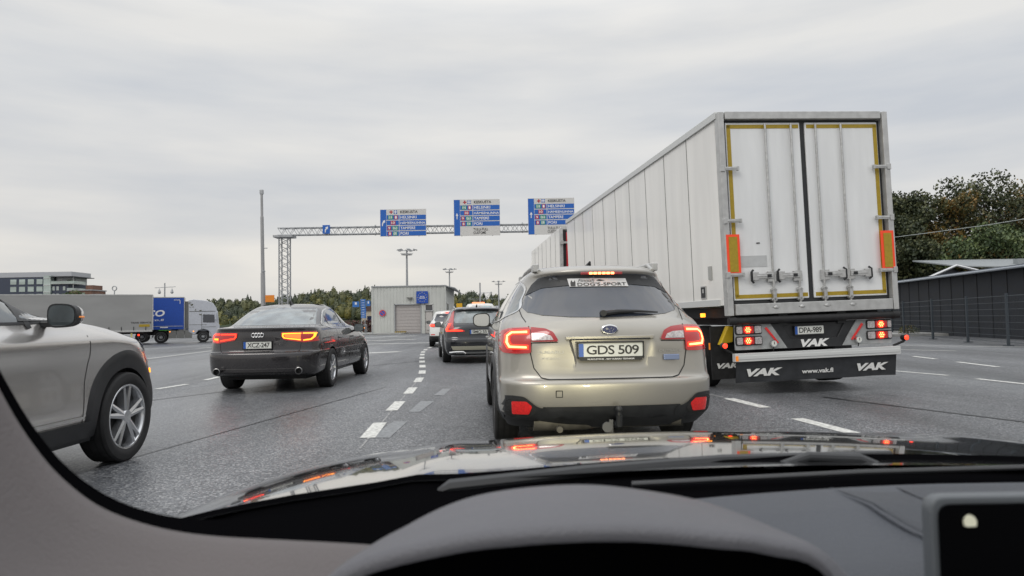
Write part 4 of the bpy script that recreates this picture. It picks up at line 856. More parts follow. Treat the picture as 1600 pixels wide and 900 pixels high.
# ================================================================ MY OWN CAR: bonnet, cowl, dashboard
own = empty('own_car', (.38, .55, 0), 0, 'dark car the view is taken from, glossy bonnet and grey dashboard along the bottom', 'car')
OFF = (-.38, -.55, 0)
def own_car():
    hood_m = M('bonnet_paint', (.12, .125, .13), .10, .9, coat=1, crough=.02, ior=1.8)
    def zh(X, Y):
        t = Y - 1.0; u = (X - .38) / .92
        z = .912 - .03 * t - .10 * t * t - .055 * u * u - .035 * u ** 6
        if t > .8: z -= 1.1 * (t - .8) ** 2
        r = abs(abs(X - .38) - .52)
        return z + .006 * math.exp(-(r / .05) ** 2)
    ys = [.96] + [1.0 + .04 * i for i in range(36)]
    b = MB(); rows = []
    for Y in ys:
        wd = .915 * (1 if Y < 1.8 else 1 - .35 * ((Y - 1.8) / .62) ** 2)
        row = [(.38 + wd * sin(pi / 2 * k / 36) , Y, 0) for k in range(-36, 37)]
        row = [(x, y, zh(x, y)) for x, y, _ in row]
        l, r_ = row[0], row[-1]
        row = [(l[0] - .02, Y, l[2] - .5), (l[0] - .02, Y, l[2] - .06), (l[0] - .012, Y, l[2] - .02)] + row + [(r_[0] + .012, Y, r_[2] - .02), (r_[0] + .02, Y, r_[2] - .06), (r_[0] + .02, Y, r_[2] - .5)]
        rows.append(row)
    rows.append([(x, y + .03, min(z, .45)) for x, y, z in rows[-1]])
    b.grid(rows); b.build('bonnet', hood_m, own, ang=60, off=OFF)
    cowl_m = M('cowl_black', (.003, .003, .0035), .8); cowl_m.node_tree.nodes['Principled BSDF'].inputs['Specular IOR Level'].default_value = 0
    b = MB(); xs = [-.56 + .06 * i for i in range(32)]
    co = lambda x: -.035 * sstep((.35 - x) / .5) * sstep((x + .60) / .25)
    b.grid([[(x, 1.035 + co(x), zh(x, 1.035) + .003) for x in xs], [(x, 1.01 + co(x), zh(x, 1.0) + .006) for x in xs], [(x, .985 + co(x), zh(x, 1.0) - .010) for x in xs], [(x, .90, zh(x, 1.0) - .012) for x in xs], [(x, .76, zh(x, 1) - .03) for x in xs], [(x, .70, zh(x, 1) - .14) for x in xs]])
    b.build('cowl_panel', cowl_m, own, off=OFF)
    # wiper lying on the cowl
    wm = M('wiper_rubber', (.035, .037, .04), .5)
    b = MB(); q = [(-.108, .955, .886), (-.09, .958, .893), (.10, .98, .905), (.30, 1.01, .912), (.55, 1.02, .914)]
    b.tube(q, [.004, .010, .010, .008, .006], 8); b.build('wiper_blade', wm, own, off=OFF)
    b = MB(); b.tube([(.35, .99, .90), (.42, .995, .918), (.49, .99, .915), (.55, .97, .89)], [.004, .007, .007, .004], 10); b.build('wiper_arm', wm, own, off=OFF)
    b = MB(); b.tube([(.15, .90, .906), (.45, .905, .915), (.9, .915, .918), (1.25, .92, .905)], .0035, 6); b.build('cowl_seal', M('seal_grey', (.05, .052, .055), .5), own, off=OFF)
    # dashboard top
    dm = M('dashboard_grey', (.056, .062, .075), .5, bump=.35, bs=420, vary=.06, vs=6)
    dz = lambda X: .876 + .052 * sstep((X + .45) / .95)
    b = MB(); xs = [-.62 + .05 * i for i in range(44)]
    yf = lambda x: .80 - .02 * ((x - .4) / .8) ** 2
    rows = [[(x, yf(x) + .004, dz(x) - .10) for x in xs], [(x, yf(x) + .003, dz(x) - .012) for x in xs], [(x, yf(x) - .004, dz(x) - .003) for x in xs], [(x, yf(x) - .018, dz(x)) for x in xs], [(x, .72, dz(x) - .004) for x in xs], [(x, .62, dz(x) - .022 - .012 * sstep((x - .35) / .1)) for x in xs], [(x, .54, dz(x) - .05 - .012 * sstep((x - .35) / .1)) for x in xs], [(x, .48, dz(x) - .10) for x in xs], [(x, .44, dz(x) - .25) for x in xs]]
    b.grid(rows); da = b.build('dashboard', dm, own, ang=70, off=OFF)
    def dsurf(x, y): return dz(x) - (.004 if y > .72 else .004 + (.72 - y) * (.18 + .12 * sstep((x - .35) / .1)))
    sw = crv([(.352, .785), (.362, .74), (.370, .69), (.381, .66), (.405, .643), (.60, .635), (.95, .65), (1.25, .68)], 8, False)
    pd = MB(); rows = []
    for x, y in sw: rows.append([(x, y, dsurf(x, y) - .008), (x + .003 * (x < .41), y + .004, dsurf(x, y + .004) + .004)] + [(max(x + .003, x + (.0 if x > .41 else .01) * k), y + (.776 - y) * k / 5 if y < .77 else y, dsurf(x, y + (.776 - y) * k / 5) + .004) for k in range(1, 6)])
    pd.grid(rows); pd.build('airbag_panel', M('dashboard_panel', (.036, .041, .051), .45, bump=.35, bs=420, vary=.05, vs=6), own, ang=70, off=OFF)
    b = MB(); b.tube([(x, y, dsurf(x, y) + .001) for x, y in sw], .0028, 6); b.build('dashboard_crease', dm, own, ang=70, off=OFF)
    # instrument hood: an arch with a rolled front lip and a dark mouth
    A_ = crv([(-.20, .60, .85), (-.15, .60, .905), (-.11, .60, .936), (-.061, .61, .959), (-.012, .615, .970), (.057, .62, .973), (.115, .615, .968), (.17, .61, .957), (.225, .60, .936), (.275, .60, .905), (.32, .60, .85)], 6, False)
    Bc = crv([(-.21, .52, .85), (-.16, .51, .915), (-.115, .505, .948), (-.047, .50, .966), (.0, .50, .971), (.047, .50, .973), (.093, .50, .972), (.14, .50, .967), (.177, .50, .962), (.225, .51, .940), (.27, .52, .85)], 6, False)
    rows = [[(x, y + .02, z - .04) for x, y, z in A_], [(x, y + .006, z - .006) for x, y, z in A_], A_]
    for t_ in (.3, .6, .85): rows.append([tuple(Vector(a) * (1 - t_) + Vector(c) * t_ + Vector((0, 0, .004 * sin(pi * t_)))) for a, c in zip(A_, Bc)])
    rows += [Bc, [(x, y - .006, z - .005) for x, y, z in Bc], [(x, y - .004, z - .011) for x, y, z in Bc]]
    b = MB(); b.grid(rows); ih = b.build('instrument_hood', M('instrument_hood_grey', (.108, .108, .120), .5, bump=.3, bs=420, vary=.05, vs=6), own, ang=80, off=OFF)
    b = MB(); b.grid([rows[-1], [(x, .56, z - .02) for x, y, z in Bc], [(x, .57, .75) for x, y, z in Bc]]); b.build('instrument_mouth', cowl_m, own, off=OFF)
    b = MB(); b.box((.38, -.95, 1.43), (1.5, 1.7, .05)); b.build('roof', hood_m, own, bevel=.02, off=OFF)  # car roof out of view, added to keep sky light off the dashboard
    # windscreen corner trim at the left
    def at(px, py, Y):
        R = RD(-1); cx, cy = (px - 800), (450 - py)
        X = cx * cos(R) - cy * sin(R); U = cx * sin(R) + cy * cos(R)
        p = math.atan(50 / 1077); dy = 1077 * cos(p) - U * sin(p); dz_ = 1077 * sin(p) + U * cos(p)
        return Vector((X / dy * Y, Y, H + dz_ / dy * Y))
    edge = [(-90, 330), (-40, 520), (10, 628), (56, 700), (98, 748), (150, 788), (205, 812), (270, 829), (340, 838), (430, 843), (560, 850), (720, 862)]
    frit = [(-80, 330), (-28, 515), (22, 618), (68, 688), (110, 734), (160, 770), (215, 794), (275, 808), (340, 812), (430, 806), (560, 790), (720, 780)]
    e_ = crv(edge, 4, False); f_ = crv(frit, 4, False)
    b = MB(); rows = [[at(x, y, .70) for x, y in f_], [at(x, y, .695) for x, y in f_], [at(x, y, .60) for x, y in e_], [at(x, y, .61) - Vector((0, 0, .03)) for x, y in e_]]; b.grid(rows); b.build('windscreen_border', cowl_m, own, off=OFF)
    tm = M('pillar_trim_grey', (.130, .116, .116), .75, bump=.3, bs=350, vary=.06, vs=5)
    b = MB(); mv = lambda pts, k, Y: [at(x - k * .62, y + k * .78, Y) for x, y in pts]
    b.grid([mv(e_, -1, .615), mv(e_, 0, .60), mv(e_, 12, .585), mv(e_, 40, .57), mv(e_, 110, .54), mv(e_, 220, .48), mv(e_, 380, .40)]); b.build('pillar_trim', tm, own, ang=80, off=OFF)
    # centre screen
    b = MB(); c0 = at(1452, 776, .56)
    lp = rnd([(c0.x, c0.z), (c0.x + .30, c0.z), (c0.x + .30, c0.z - .17), (c0.x, c0.z - .17)], .014, 5)
    b.prism([(x, .56, z) for x, z in lp], (0, .014, 0)); sc_ = b.build('centre_screen', M('screen_rim', (.10, .11, .12), .4), own, bevel=.003, off=OFF)
    b = MB(); lp = rnd([(c0.x + .006, c0.z - .006), (c0.x + .294, c0.z - .006), (c0.x + .294, c0.z - .164), (c0.x + .006, c0.z - .164)], .011, 5)
    b.prism([(x, .557, z) for x, z in lp], (0, .004, 0)); b.build('screen_glass', M('screen_black', (.001, .001, .0015), .35, ior=1.15), sc_, off=(0, 0, 0))
    b = MB(); c1 = at(1519, 818, .553); b.prism([(c1.x + .0048 * cos(a), .5545, c1.z + .006 * max(sin(a), -.5)) for a in [2 * pi * k / 16 for k in range(16)]], (0, .002, 0)); b.build('screen_icon', M('icon_light', (.5, .5, .4), .5, em=(.9, .88, .65), es=.28), sc_)
    for x in (-.35, 1.10):
        l = bpy.data.objects.new('headlight_beam', bpy.data.lights.new('headlight_beam', 'SPOT')); COL.objects.link(l); l.parent = own; l.location = (x + OFF[0], 2.6 + OFF[1], .66)
        l.data.energy = 80; l.data.color = (1, .93, .62); l.data.spot_size = RD(50); l.data.spot_blend = .6; l.data.shadow_soft_size = .06; l.rotation_euler = (RD(84), 0, RD(-2))
own_car()

# ================================================================ SIGN GANTRY, SIGNS, POLES
blue = M('sign_blue', (.012, .115, .46), .4, vary=.04); sgrey = M('sign_white', (.60, .59, .57), .45, vary=.03); sgreen = M('sign_green', (.02, .26, .14), .4); sred = M('sign_red', (.42, .03, .05), .4); swh = M('sign_letter', (.80, .80, .80), .4)
def gantry():
    R_ = empty('sign_gantry', (-14.85, 45, 0), 0, 'galvanised lattice gantry carrying the road signs over the lanes', 'gantry')
    def truss(mb, A, B, w, n, flat=True, rc=.045, rb=.018):
        A = Vector(A); B = Vector(B); d = (B - A).normalized(); s1 = Vector((0, 1, 0)); s2 = d.cross(s1)
        cs = [s1 * a * w / 2 + s2 * b * w / 2 for a, b in ((-1, -1), (1, -1), (1, 1), (-1, 1))]
        for c in cs: mb.tube([A + c, B + c], rc, 6)
        for i in range(n):
            p, q, m_ = A + (B - A) * i / n, A + (B - A) * (i + 1) / n, A + (B - A) * (i + .5) / n
            for k in range(4):
                c0, c1 = cs[k], cs[(k + 1) % 4]; mb.tube([p + c0, m_ + c1], rb, 4); mb.tube([m_ + c1, q + c0], rb, 4)
    b = MB(); truss(b, (0, 0, .1), (0, 0, 6.75), .56, 13); b.box((0, 0, 6.83), (1.25, .9, .14)); b.build('tower', galv, R_)
    b = MB(); truss(b, (-.38, 0, 7.16), (30, 0, 7.10), .46, 52, rc=.04, rb=.016)
    for x in (6.0, 15.6, 25): 
        for z in (-.24, .24): b.tube([(x - .04, -.23, 7.14 + z), (x + .04, -.23, 7.14 + z)], .11, 8)
    b.build('beam', galv, R_)
    b = MB(); truss(b, (29.6, 0, .1), (29.6, 0, 6.75), .56, 13); b.build('tower', galv, R_)
gantry()
def arrow(mb, cx, cz, s, y, straight=True):
    if straight: P_ = [(-.12, -1), (.12, -1), (.12, .1), (.45, .1), (0, 1), (-.45, .1), (-.12, .1)]
    else: P_ = [(-.45, -1), (-.15, -1), (-.12, -.35), (.28, .18), (.50, -.05), (.62, .95), (-.30, .62), (-.06, .42), (-.42, -.1)]
    mb.add([(cx + a * s, y, cz + b * s) for a, b in P_], [tuple(range(len(P_)))])
def dirsign(x0, x1, zt, zb, rows, customs, straight, label):
    y = 44.55
    R_ = empty('direction_sign', ((x0 + x1) / 2, y, zb), 0, label, 'road sign', 'direction signs on the gantry')
    o = Vector(((x0 + x1) / 2, y, zb)); of = tuple(-o)
    w = x1 - x0; cw = .42; xb = x0 + cw; xs = xb + .82; rh = (zt - zb) / (rows + (1.7 if customs else 0) + 0.0)
    b = MB(); b.box(((x0 + x1) / 2, y, (zt + zb) / 2), (w, .06, zt - zb)); b.box((x0 + .5, y + .12, (zt + zb) / 2), (.08, .2, zt - zb)); b.box((x1 - .5, y + .12, (zt + zb) / 2), (.08, .2, zt - zb)); b.build('sign_panel', sgrey, R_, off=of)
    bb = MB(); bb.box((x0 + cw / 2, y - .034, (zt + zb) / 2), (cw - .04, .006, zt - zb - .04))
    names = ['KESKUSTA', 'HELSINKI', 'HÄMEENLINNA', 'TAMPERE', 'PORI']; names = names[-rows:]
    tw = MB(); tk = MB(); gr = MB(); rd = MB(); f = lambda u, v: (u, y - .044, v)
    tag_ = {'HELSINKI': [('g', 'E18', .10, .42), ('r', '1', .50, .72)], 'HÄMEENLINNA': [('r', '10', .26, .58)], 'TAMPERE': [('r', '9', .06, .28), ('g', 'E63', .36, .74)], 'PORI': [('r', '8', .10, .32), ('g', 'E8', .40, .70)]}
    ln = {'KESKUSTA': .64, 'HELSINKI': .60, 'HÄMEENLINNA': .92, 'TAMPERE': .55, 'PORI': .30}
    for i, nme in enumerate(names):
        za = zt - i * rh - .03; zc = zt - (i + 1) * rh + .03; zm = (za + zc) / 2; h = za - zc
        wh = nme == 'KESKUSTA'
        if not wh: bb.box(((xb + xs) / 2 - .01, y - .034, zm), (xs - xb - .03, .006, h)); bb.box(((xs + x1) / 2, y - .034, zm), (x1 - xs - .04, .006, h))
        tx1 = xs + .08 + (x1 - xs - .14) * ln[nme] / .92
        text(tk if wh else tw, nme, xs + .08, zc + h * .2, tx1, za - h * .2, f, bold=.015)
        for kd, s_, a, c in tag_.get(nme, []):
            (gr if kd == 'g' else rd).box((xb + (a + c) / 2, y - .039, zm), (c - a, .004, h * .86)); text(tw, s_, xb + a + .05, zc + h * .22, xb + c - .05, za - h * .22, f, bold=.02)
        if wh:
            rd.box((xb + .30, y - .036, zm), (.22, .004, .07)); rd.box((xb + .30, y - .0365, zm), (.07, .004, .22)); bb.box((xb + .58, y - .036, zm), (.22, .004, .22)); tw.box((xb + .58, y - .042, zm), (.22, .004, .05)); tw.box((xb + .58, y - .0425, zm), (.05, .004, .22))
    if customs:
        hz = 1.7 * rh; text(tk, 'TULLI-TULL', xs + .02, zb + hz * .55, xs + .98, zb + hz * .82, f, bold=.01); text(tk, 'CUSTOMS', xs + .02, zb + hz * .18, xs + .84, zb + hz * .45, f, bold=.01)
    arrow(tw, x0 + cw / 2, (zt + zb) / 2 + (.1 if customs else 0), .20, y - .044, straight)
    bb.build('blue_field', blue, R_, off=of); tw.build('white_lettering', swh, R_, off=of); tk.build('black_lettering', ink, R_, off=of); gr.build('green_shield', sgreen, R_, off=of); rd.build('red_shield', sred, R_, off=of)
dirsign(-8.49, -5.50, 8.44, 6.68, 5, False, False, 'blue direction sign on the gantry with slanting arrow and no customs panel, nearest the tower')
dirsign(-3.70, -.70, 9.0, 6.63, 5, True, True, 'blue direction sign with customs panel in the middle of the gantry, fully in view')
dirsign(1.12, 4.14, 9.0, 6.63, 5, True, True, 'blue direction sign with customs panel, partly hidden behind the white box truck')
R_ = empty('arrow_sign', (-12.01, 44.6, 6.95), 0, 'small square blue sign with white arrow on the gantry beam', 'road sign')
b = MB(); b.box((0, 0, .27), (.48, .04, .56)); b.build('sign_panel', blue, R_)
b = MB(); arrow(b, 0, .27, .20, -.028, False); b.build('sign_arrow', swh, R_)
# tall tapering pole with an orange sign
R_ = empty('lamp_pole', (-14.42, 40, 0), 0, 'tall tapering grey metal pole rising behind the dark saloon', 'pole', ry=-.8)
b = MB(); b.tube([(0, 0, 0), (0, 0, 4.1), (0, 0, 4.12), (0, 0, 7.4), (0, 0, 7.42), (0, 0, 8.95)], [.15, .125, .105, .095, .075, .07], 14); b.build('pole_shaft', M('pole_grey', (.34, .34, .34), .5, .2, vary=.1, stretch=(1, 1, .2)), R_)
b = MB(); b.box((0, 0, 8.85), (.20, .16, .26)); b.box((.16, 0, 5.55), (.28, .05, .05)); b.box((.05, 0, 4.2), (.10, .3, .1)); b.build('pole_bracket', galv, R_, bevel=.02)
R_ = empty('small_orange_sign', (-14.0, 39.8, 2.35), 0, 'small orange sign fixed low on the tall grey pole', 'sign')
osg = M('sign_orange', (.75, .24, .02), .5)
b = MB(); b.box((0, 0, .25), (.52, .03, .40)); b.build('sign_panel', osg, R_); b = MB(); b.box((0, .03, .25), (.60, .02, .05)); b.build('sign_clamp', galv, R_)
# flood light masts
def mast(x, y, h, n, label, s=1):
    R_ = empty('floodlight_mast', (x, y, gz(x, y)), 0, label, 'light mast', 'floodlight masts on the skyline')
    b = MB(); b.tube([(0, 0, 0), (0, 0, h)], [.26 * s, .13 * s], 10); b.build('mast_shaft', galv, R_)
    b = MB(); b.tube([(-1.3 * s, 0, h), (1.3 * s, 0, h)], .07, 6); b.tube([(0, 1.1 * s, h), (0, -1.1 * s, h)], .07, 6); b.tube([(-1.0 * s, 0, h - .45), (1.0 * s, 0, h - .45)], .05, 6)
    b.lathe([(.9 * s, -.5), (.9 * s, -.42), (.3, -.42)], (0, 0, h - .2), 'z', 14); b.build('crossarm', galv, R_)
    for i in range(n):
        a = 2 * pi * i / n; b = MB(); b.box((cos(a) * 1.35 * s, sin(a) * 1.0 * s, h + .12), (.65 * s, .5 * s, .16), R=Matrix.Rotation(a, 3, 'Z') @ Matrix.Rotation(.25, 3, 'Y')); b.build('floodlight', M('lamp_housing', (.30, .31, .32), .5) if i == 0 else bpy.data.materials['lamp_housing'], R_)
mast(-16.76, 110, 12.6, 5, 'tall floodlight mast rising behind the left part of the grey customs shed')
mast(-14.5, 160, 13.1, 5, 'smaller floodlight mast rising behind the right corner of the customs shed')
mast(-3.3, 170, 10.6, 4, 'floodlight mast just left of the silver estate roof, above the pale van')
R_ = empty('catenary_mast', (-6.5, 140, 0), 0, 'dark railway mast with a side bracket above the pale van', 'mast')
b = MB(); b.box((0, 0, 4.4), (.28, .28, 8.8)); b.build('mast_shaft', galv, R_)
b = MB(); b.tube([(0, 0, 6.7), (2.5, 0, 6.75)], .06, 6); b.tube([(.5, 0, 5.2), (2.2, 0, 6.7)], .05, 6); b.tube([(-2.5, 0, 5.5), (9, 0, 5.4)], .03, 4); b.build('bracket', galv, R_)
R_ = empty('street_lamp', (-45.4, 90, -.36), 0, 'twin-arm lamp post with hanging lanterns above the grey trailer', 'street lamp')
b = MB(); b.tube([(0, 0, 0), (0, 0, 7.1)], [.12, .08], 8); b.build('post', galv, R_); b = MB(); b.tube([(-1.3, 0, 6.5), (1.4, 0, 6.6)], .045, 6); b.build('crossarm', galv, R_)
for x in (-.7, .95): b = MB(); b.lathe([(.02, .35), (.12, .15), (.2, -.15), (.1, -.3)], (x, 0, 6.0), 'z', 10); b.tube([(x, 0, 6.3), (x, 0, 6.55)], .02, 4); b.build('lantern', galv, R_)
R_ = empty('round_lamp', (-69.3, 120, -.36), 0, 'thin post with ring-shaped top above the left of the grey trailer', 'lamp post')
b = MB(); b.tube([(0, 0, 0), (0, 0, 7.8)], .09, 8); b.build('post', galv, R_); b = MB(); b.tube([(.38 * cos(a), 0, 8.2 + .38 * sin(a)) for a in [2 * pi * k / 16 for k in range(17)]], .09, 6, caps=False); b.build('ring_top', galv, R_)
# ================================================================ CUSTOMS SHED
def shed():
    wallm = M('ribbed_sheet', (.53, .54, .51), .5, vary=.05, vs=.8)
    R_ = empty('customs_shed', (-9.9, 66, 0), 0, 'light grey ribbed metal customs shed with roller door, behind the cars', 'building')
    of = (9.9, -66, 0)
    b = MB(); x0, x1, y0, y1, h = -13.43, -6.4, 66, 76, 4.5
    def wall(p, q, zb, zt, step=.30):
        p = Vector(p); q = Vector(q); L_ = (q - p).length; n_ = max(1, int(L_ / step)); d = (q - p) / L_; nr = Vector((d.y, -d.x))
        line_ = []
        for i in range(n_):
            for t, o_ in ((0, 0), (.70, 0), (.76, .022), (.92, .022)): line_.append(p + d * L_ * (i + t) / n_ + nr * -o_)
        line_.append(q); b.grid([[(v.x, v.y, zb) for v in line_], [(v.x, v.y, zt) for v in line_]])
    gx0, gx1, gz1 = -11.3, -8.72, 2.82; dx0, dx1 = -8.36, -7.58
    wall((x0, y0), (gx0, y0), .0, h); wall((gx0, y0), (gx1, y0), gz1, h); wall((gx1, y0), (dx0, y0), 0, h); wall((dx0, y0), (dx1, y0), 2.78, h); wall((dx1, y0), (x1, y0), 0, h)
    wall((x1, y0), (x1, y1), 0, h); wall((x0, y1), (x0, y0), 0, h); wall((x1, y1), (x0, y1), 0, h)
    w = b.build('wall', wallm, R_, ang=20, off=of, fix=False)
    b = MB(); b.box(((x0 + x1) / 2, (y0 + y1) / 2 - .05, h + .04), (x1 - x0 + .14, y1 - y0 + .1, .10)); b.add([(x1 - .1, y0 + .3, h + .09), (x1 + .85, y0 + 1.2, h - .12), (x1 + .85, y1, h - .35), (x1 - .1, y1, h + .09), (x1 - .1, y0 + .3, h), (x1 + .85, y0 + 1.2, h - .22), (x1 + .85, y1, h - .45), (x1 - .1, y1, h)], [(0, 1, 2, 3), (7, 6, 5, 4), (0, 4, 5, 1), (1, 5, 6, 2), (2, 6, 7, 3)]); b.build('roof', galv, R_, off=of)
    for xx in (x0 + .02, x1 - .02): b = MB(); b.box((xx, y0 - .02, h / 2), (.14, .08, h)); b.build('corner_trim', wallm, R_, off=of)
    b = MB(); n_ = 9
    for i in range(n_): b.box(((gx0 + gx1) / 2, y0 + .16 + .012 * (i % 2), .08 + (i + .5) * (gz1 - .1) / n_), (gx1 - gx0, .04, (gz1 - .1) / n_ - .025))
    b.box(((gx0 + gx1) / 2, y0 + .2, gz1 / 2), (gx1 - gx0, .02, gz1)); g = b.build('roller_door', M('roller_door_pinkish', (.43, .40, .385), .5, vary=.06), R_, off=of)
    b = MB()
    for xx in (gx0 + .03, gx1 - .03): b.box((xx, y0 + .06, gz1 / 2), (.08, .2, gz1))
    b.box(((gx0 + gx1) / 2, y0 + .06, gz1 - .03), (gx1 - gx0, .2, .08)); b.build('door_frame', galv, R_, off=of)
    b = MB(); b.box((-10.7, y0 - .04, .16), (1.1, .06, .14)); bb = b.build('kerb_guard', yel, R_, off=of)
    b = MB()
    for i in range(6): b.box((-11.1 + i * .18, y0 - .075, .16), (.06, .01, .14))
    b.build('kerb_stripes', ink, bb, off=(0, 0, 0))
    b = MB(); b.box(((dx0 + dx1) / 2, y0 + .10, 1.07), (dx1 - dx0, .05, 2.1)); b.box(((dx0 + dx1) / 2, y0 + .04, 1.15), (dx1 - dx0 - .2, .05, 1.7)); d = b.build('side_door', M('door_cream', (.50, .475, .45), .5, vary=.05), R_, off=of)
    b = MB(); b.box((dx0 + .08, y0 + .0, 1.1), (.04, .06, .15)); b.build('handle', steel, d, off=(0, 0, 0))
    b = MB(); b.box(((dx0 + dx1) / 2, y0 + .10, 2.45), (dx1 - dx0, .03, .6)); wi = b.build('window', glass, R_, off=of)
    b = MB()
    for xx in (dx0 + .02, dx1 - .02): b.box((xx, y0 + .03, 2.45), (.07, .14, .66))
    for zz in (2.13, 2.76): b.box(((dx0 + dx1) / 2, y0 + .03, zz), (dx1 - dx0 + .06, .14, .07))
    b.build('frame', M('frame_white', (.60, .60, .59), .5), wi, off=(0, 0, 0))
    b = MB(); b.box((x1 + .02, y0 + 1.8, 2.4), (.06, 1.5, .9)); wi = b.build('window', glass, R_, off=of)
    b = MB()
    for a_, c_ in ((1.0, .1), (2.6, .1)): b.box((x1 + .04, y0 + a_, 2.4), (.08, c_, 1.05))
    for zz in (1.92, 2.88): b.box((x1 + .04, y0 + 1.8, zz), (.08, 1.7, .1))
    b.build('frame', bpy.data.materials['frame_white'], wi, off=(0, 0, 0))
    b = MB(); b.prism([(-10.1, y0 - .02, 3.45), (-9.85, y0 - .02, 3.22), (-9.75, y0 - .02, 3.22), (-9.5, y0 - .02, 3.45)], (0, -.2, 0)); b.build('wall_lamp', M('lamp_dark', (.14, .14, .13), .5), R_, off=of)
shed()
R_ = empty('customs_sign', (-8.6, 65.85, 2.86), 0, 'square blue sign with a ring of yellow stars on the customs shed', 'sign')
b = MB(); b.box((0, 0, .58), (1.12, .05, 1.16)); b.build('sign_panel', M('flag_blue', (.012, .07, .38), .4), R_)
b = MB()
for i in range(12):
    a = 2 * pi * i / 12; cx, cz = .41 * sin(a), .58 + .43 * cos(a)
    b.add([(cx + (.055 if k % 2 == 0 else .022) * sin(pi * k / 5), -.03, cz + (.055 if k % 2 == 0 else .022) * cos(pi * k / 5)) for k in range(10)], [tuple(range(10))])
b.build('star_ring', M('star_yellow', (.70, .62, .30), .5), R_)
b = MB(); text(b, 'SUOMI', -.20, .60, .20, .70, lambda u, v: (u, -.03, v), bold=.03); text(b, 'FINLAND', -.26, .45, .26, .57, lambda u, v: (u, -.03, v), bold=.03); b.build('sign_lettering', swh, R_)
R_ = empty('no_stopping_sign', (-12.42, 65.9, 1.65), 0, 'round red and blue no-stopping sign on the customs shed wall', 'road sign')
b = MB(); b.lathe([(.31, .03), (.31, -.02), (.22, -.022), (.001, -.022)], (0, 0, .34), 'y', 28); b.build('sign_disc', M('traffic_red', (.60, .05, .06), .45), R_)
b = MB(); b.lathe([(.225, -.024), (.001, -.026)], (0, 0, .34), 'y', 28); b.build('blue_centre', blue, R_)
b = MB()
for r_ in (45,): b.box((0, -.032, .34), (.46, .01, .07), R=Matrix.Rotation(RD(r_), 3, 'Y'))
b.build('diagonal_bar', bpy.data.materials['traffic_red'], R_)
R_ = empty('yellow_sign', (-6.15, 80, 0), 0, 'yellow sign just right of the customs shed', 'sign')
b = MB(); b.box((0, 0, 2.93), (.68, .05, .46)); b.build('sign_panel', M('sign_yellow', (.75, .42, .02), .5), R_); b = MB(); b.tube([(0, .06, 0), (0, .06, 3.1)], .035, 8); b.build('sign_post', galv, R_)
# cluster of blue signs
R_ = empty('sign_cluster', (-13.5, 62.3, 0), 0, 'stack of blue information signs on a twin post left of the customs shed', 'sign')
bsg = M('sign_blue_pale', (.035, .16, .47), .4, vary=.1)
for i in range(8): b = MB(); b.box((.02 + .04 * (i > 3), -.06, 3.13 - i * .215), (.46, .04, .195)); b.box((.02, -.085, 3.13 - i * .215), (.26, .006, .03), 1); b.build('sign_blade', [bsg, swh], R_)
for x, z, w in ((-.63, 2.78, .60), (.50, 2.85, .34)): b = MB(); b.box((x, -.02, z), (w, .04, .50)); b.box((x, -.045, z + .08), (w * .3, .006, .2), 1); b.build('sign_panel', [bsg, swh], R_)
for x in (-.13, .18): b = MB(); b.tube([(x, .02, 0), (x, .02, 3.2)], .04, 8); b.build('sign_post', galv, R_)
b = MB()
for x in (-.4, .0, .5, 1.0): b.tube([(x, -.8, 0), (x, -.8, .9)], .03, 6)
b.tube([(-.4, -.8, .9), (.5, -.8, .9)], .03, 6); b.build('guard_rail', galv, R_)
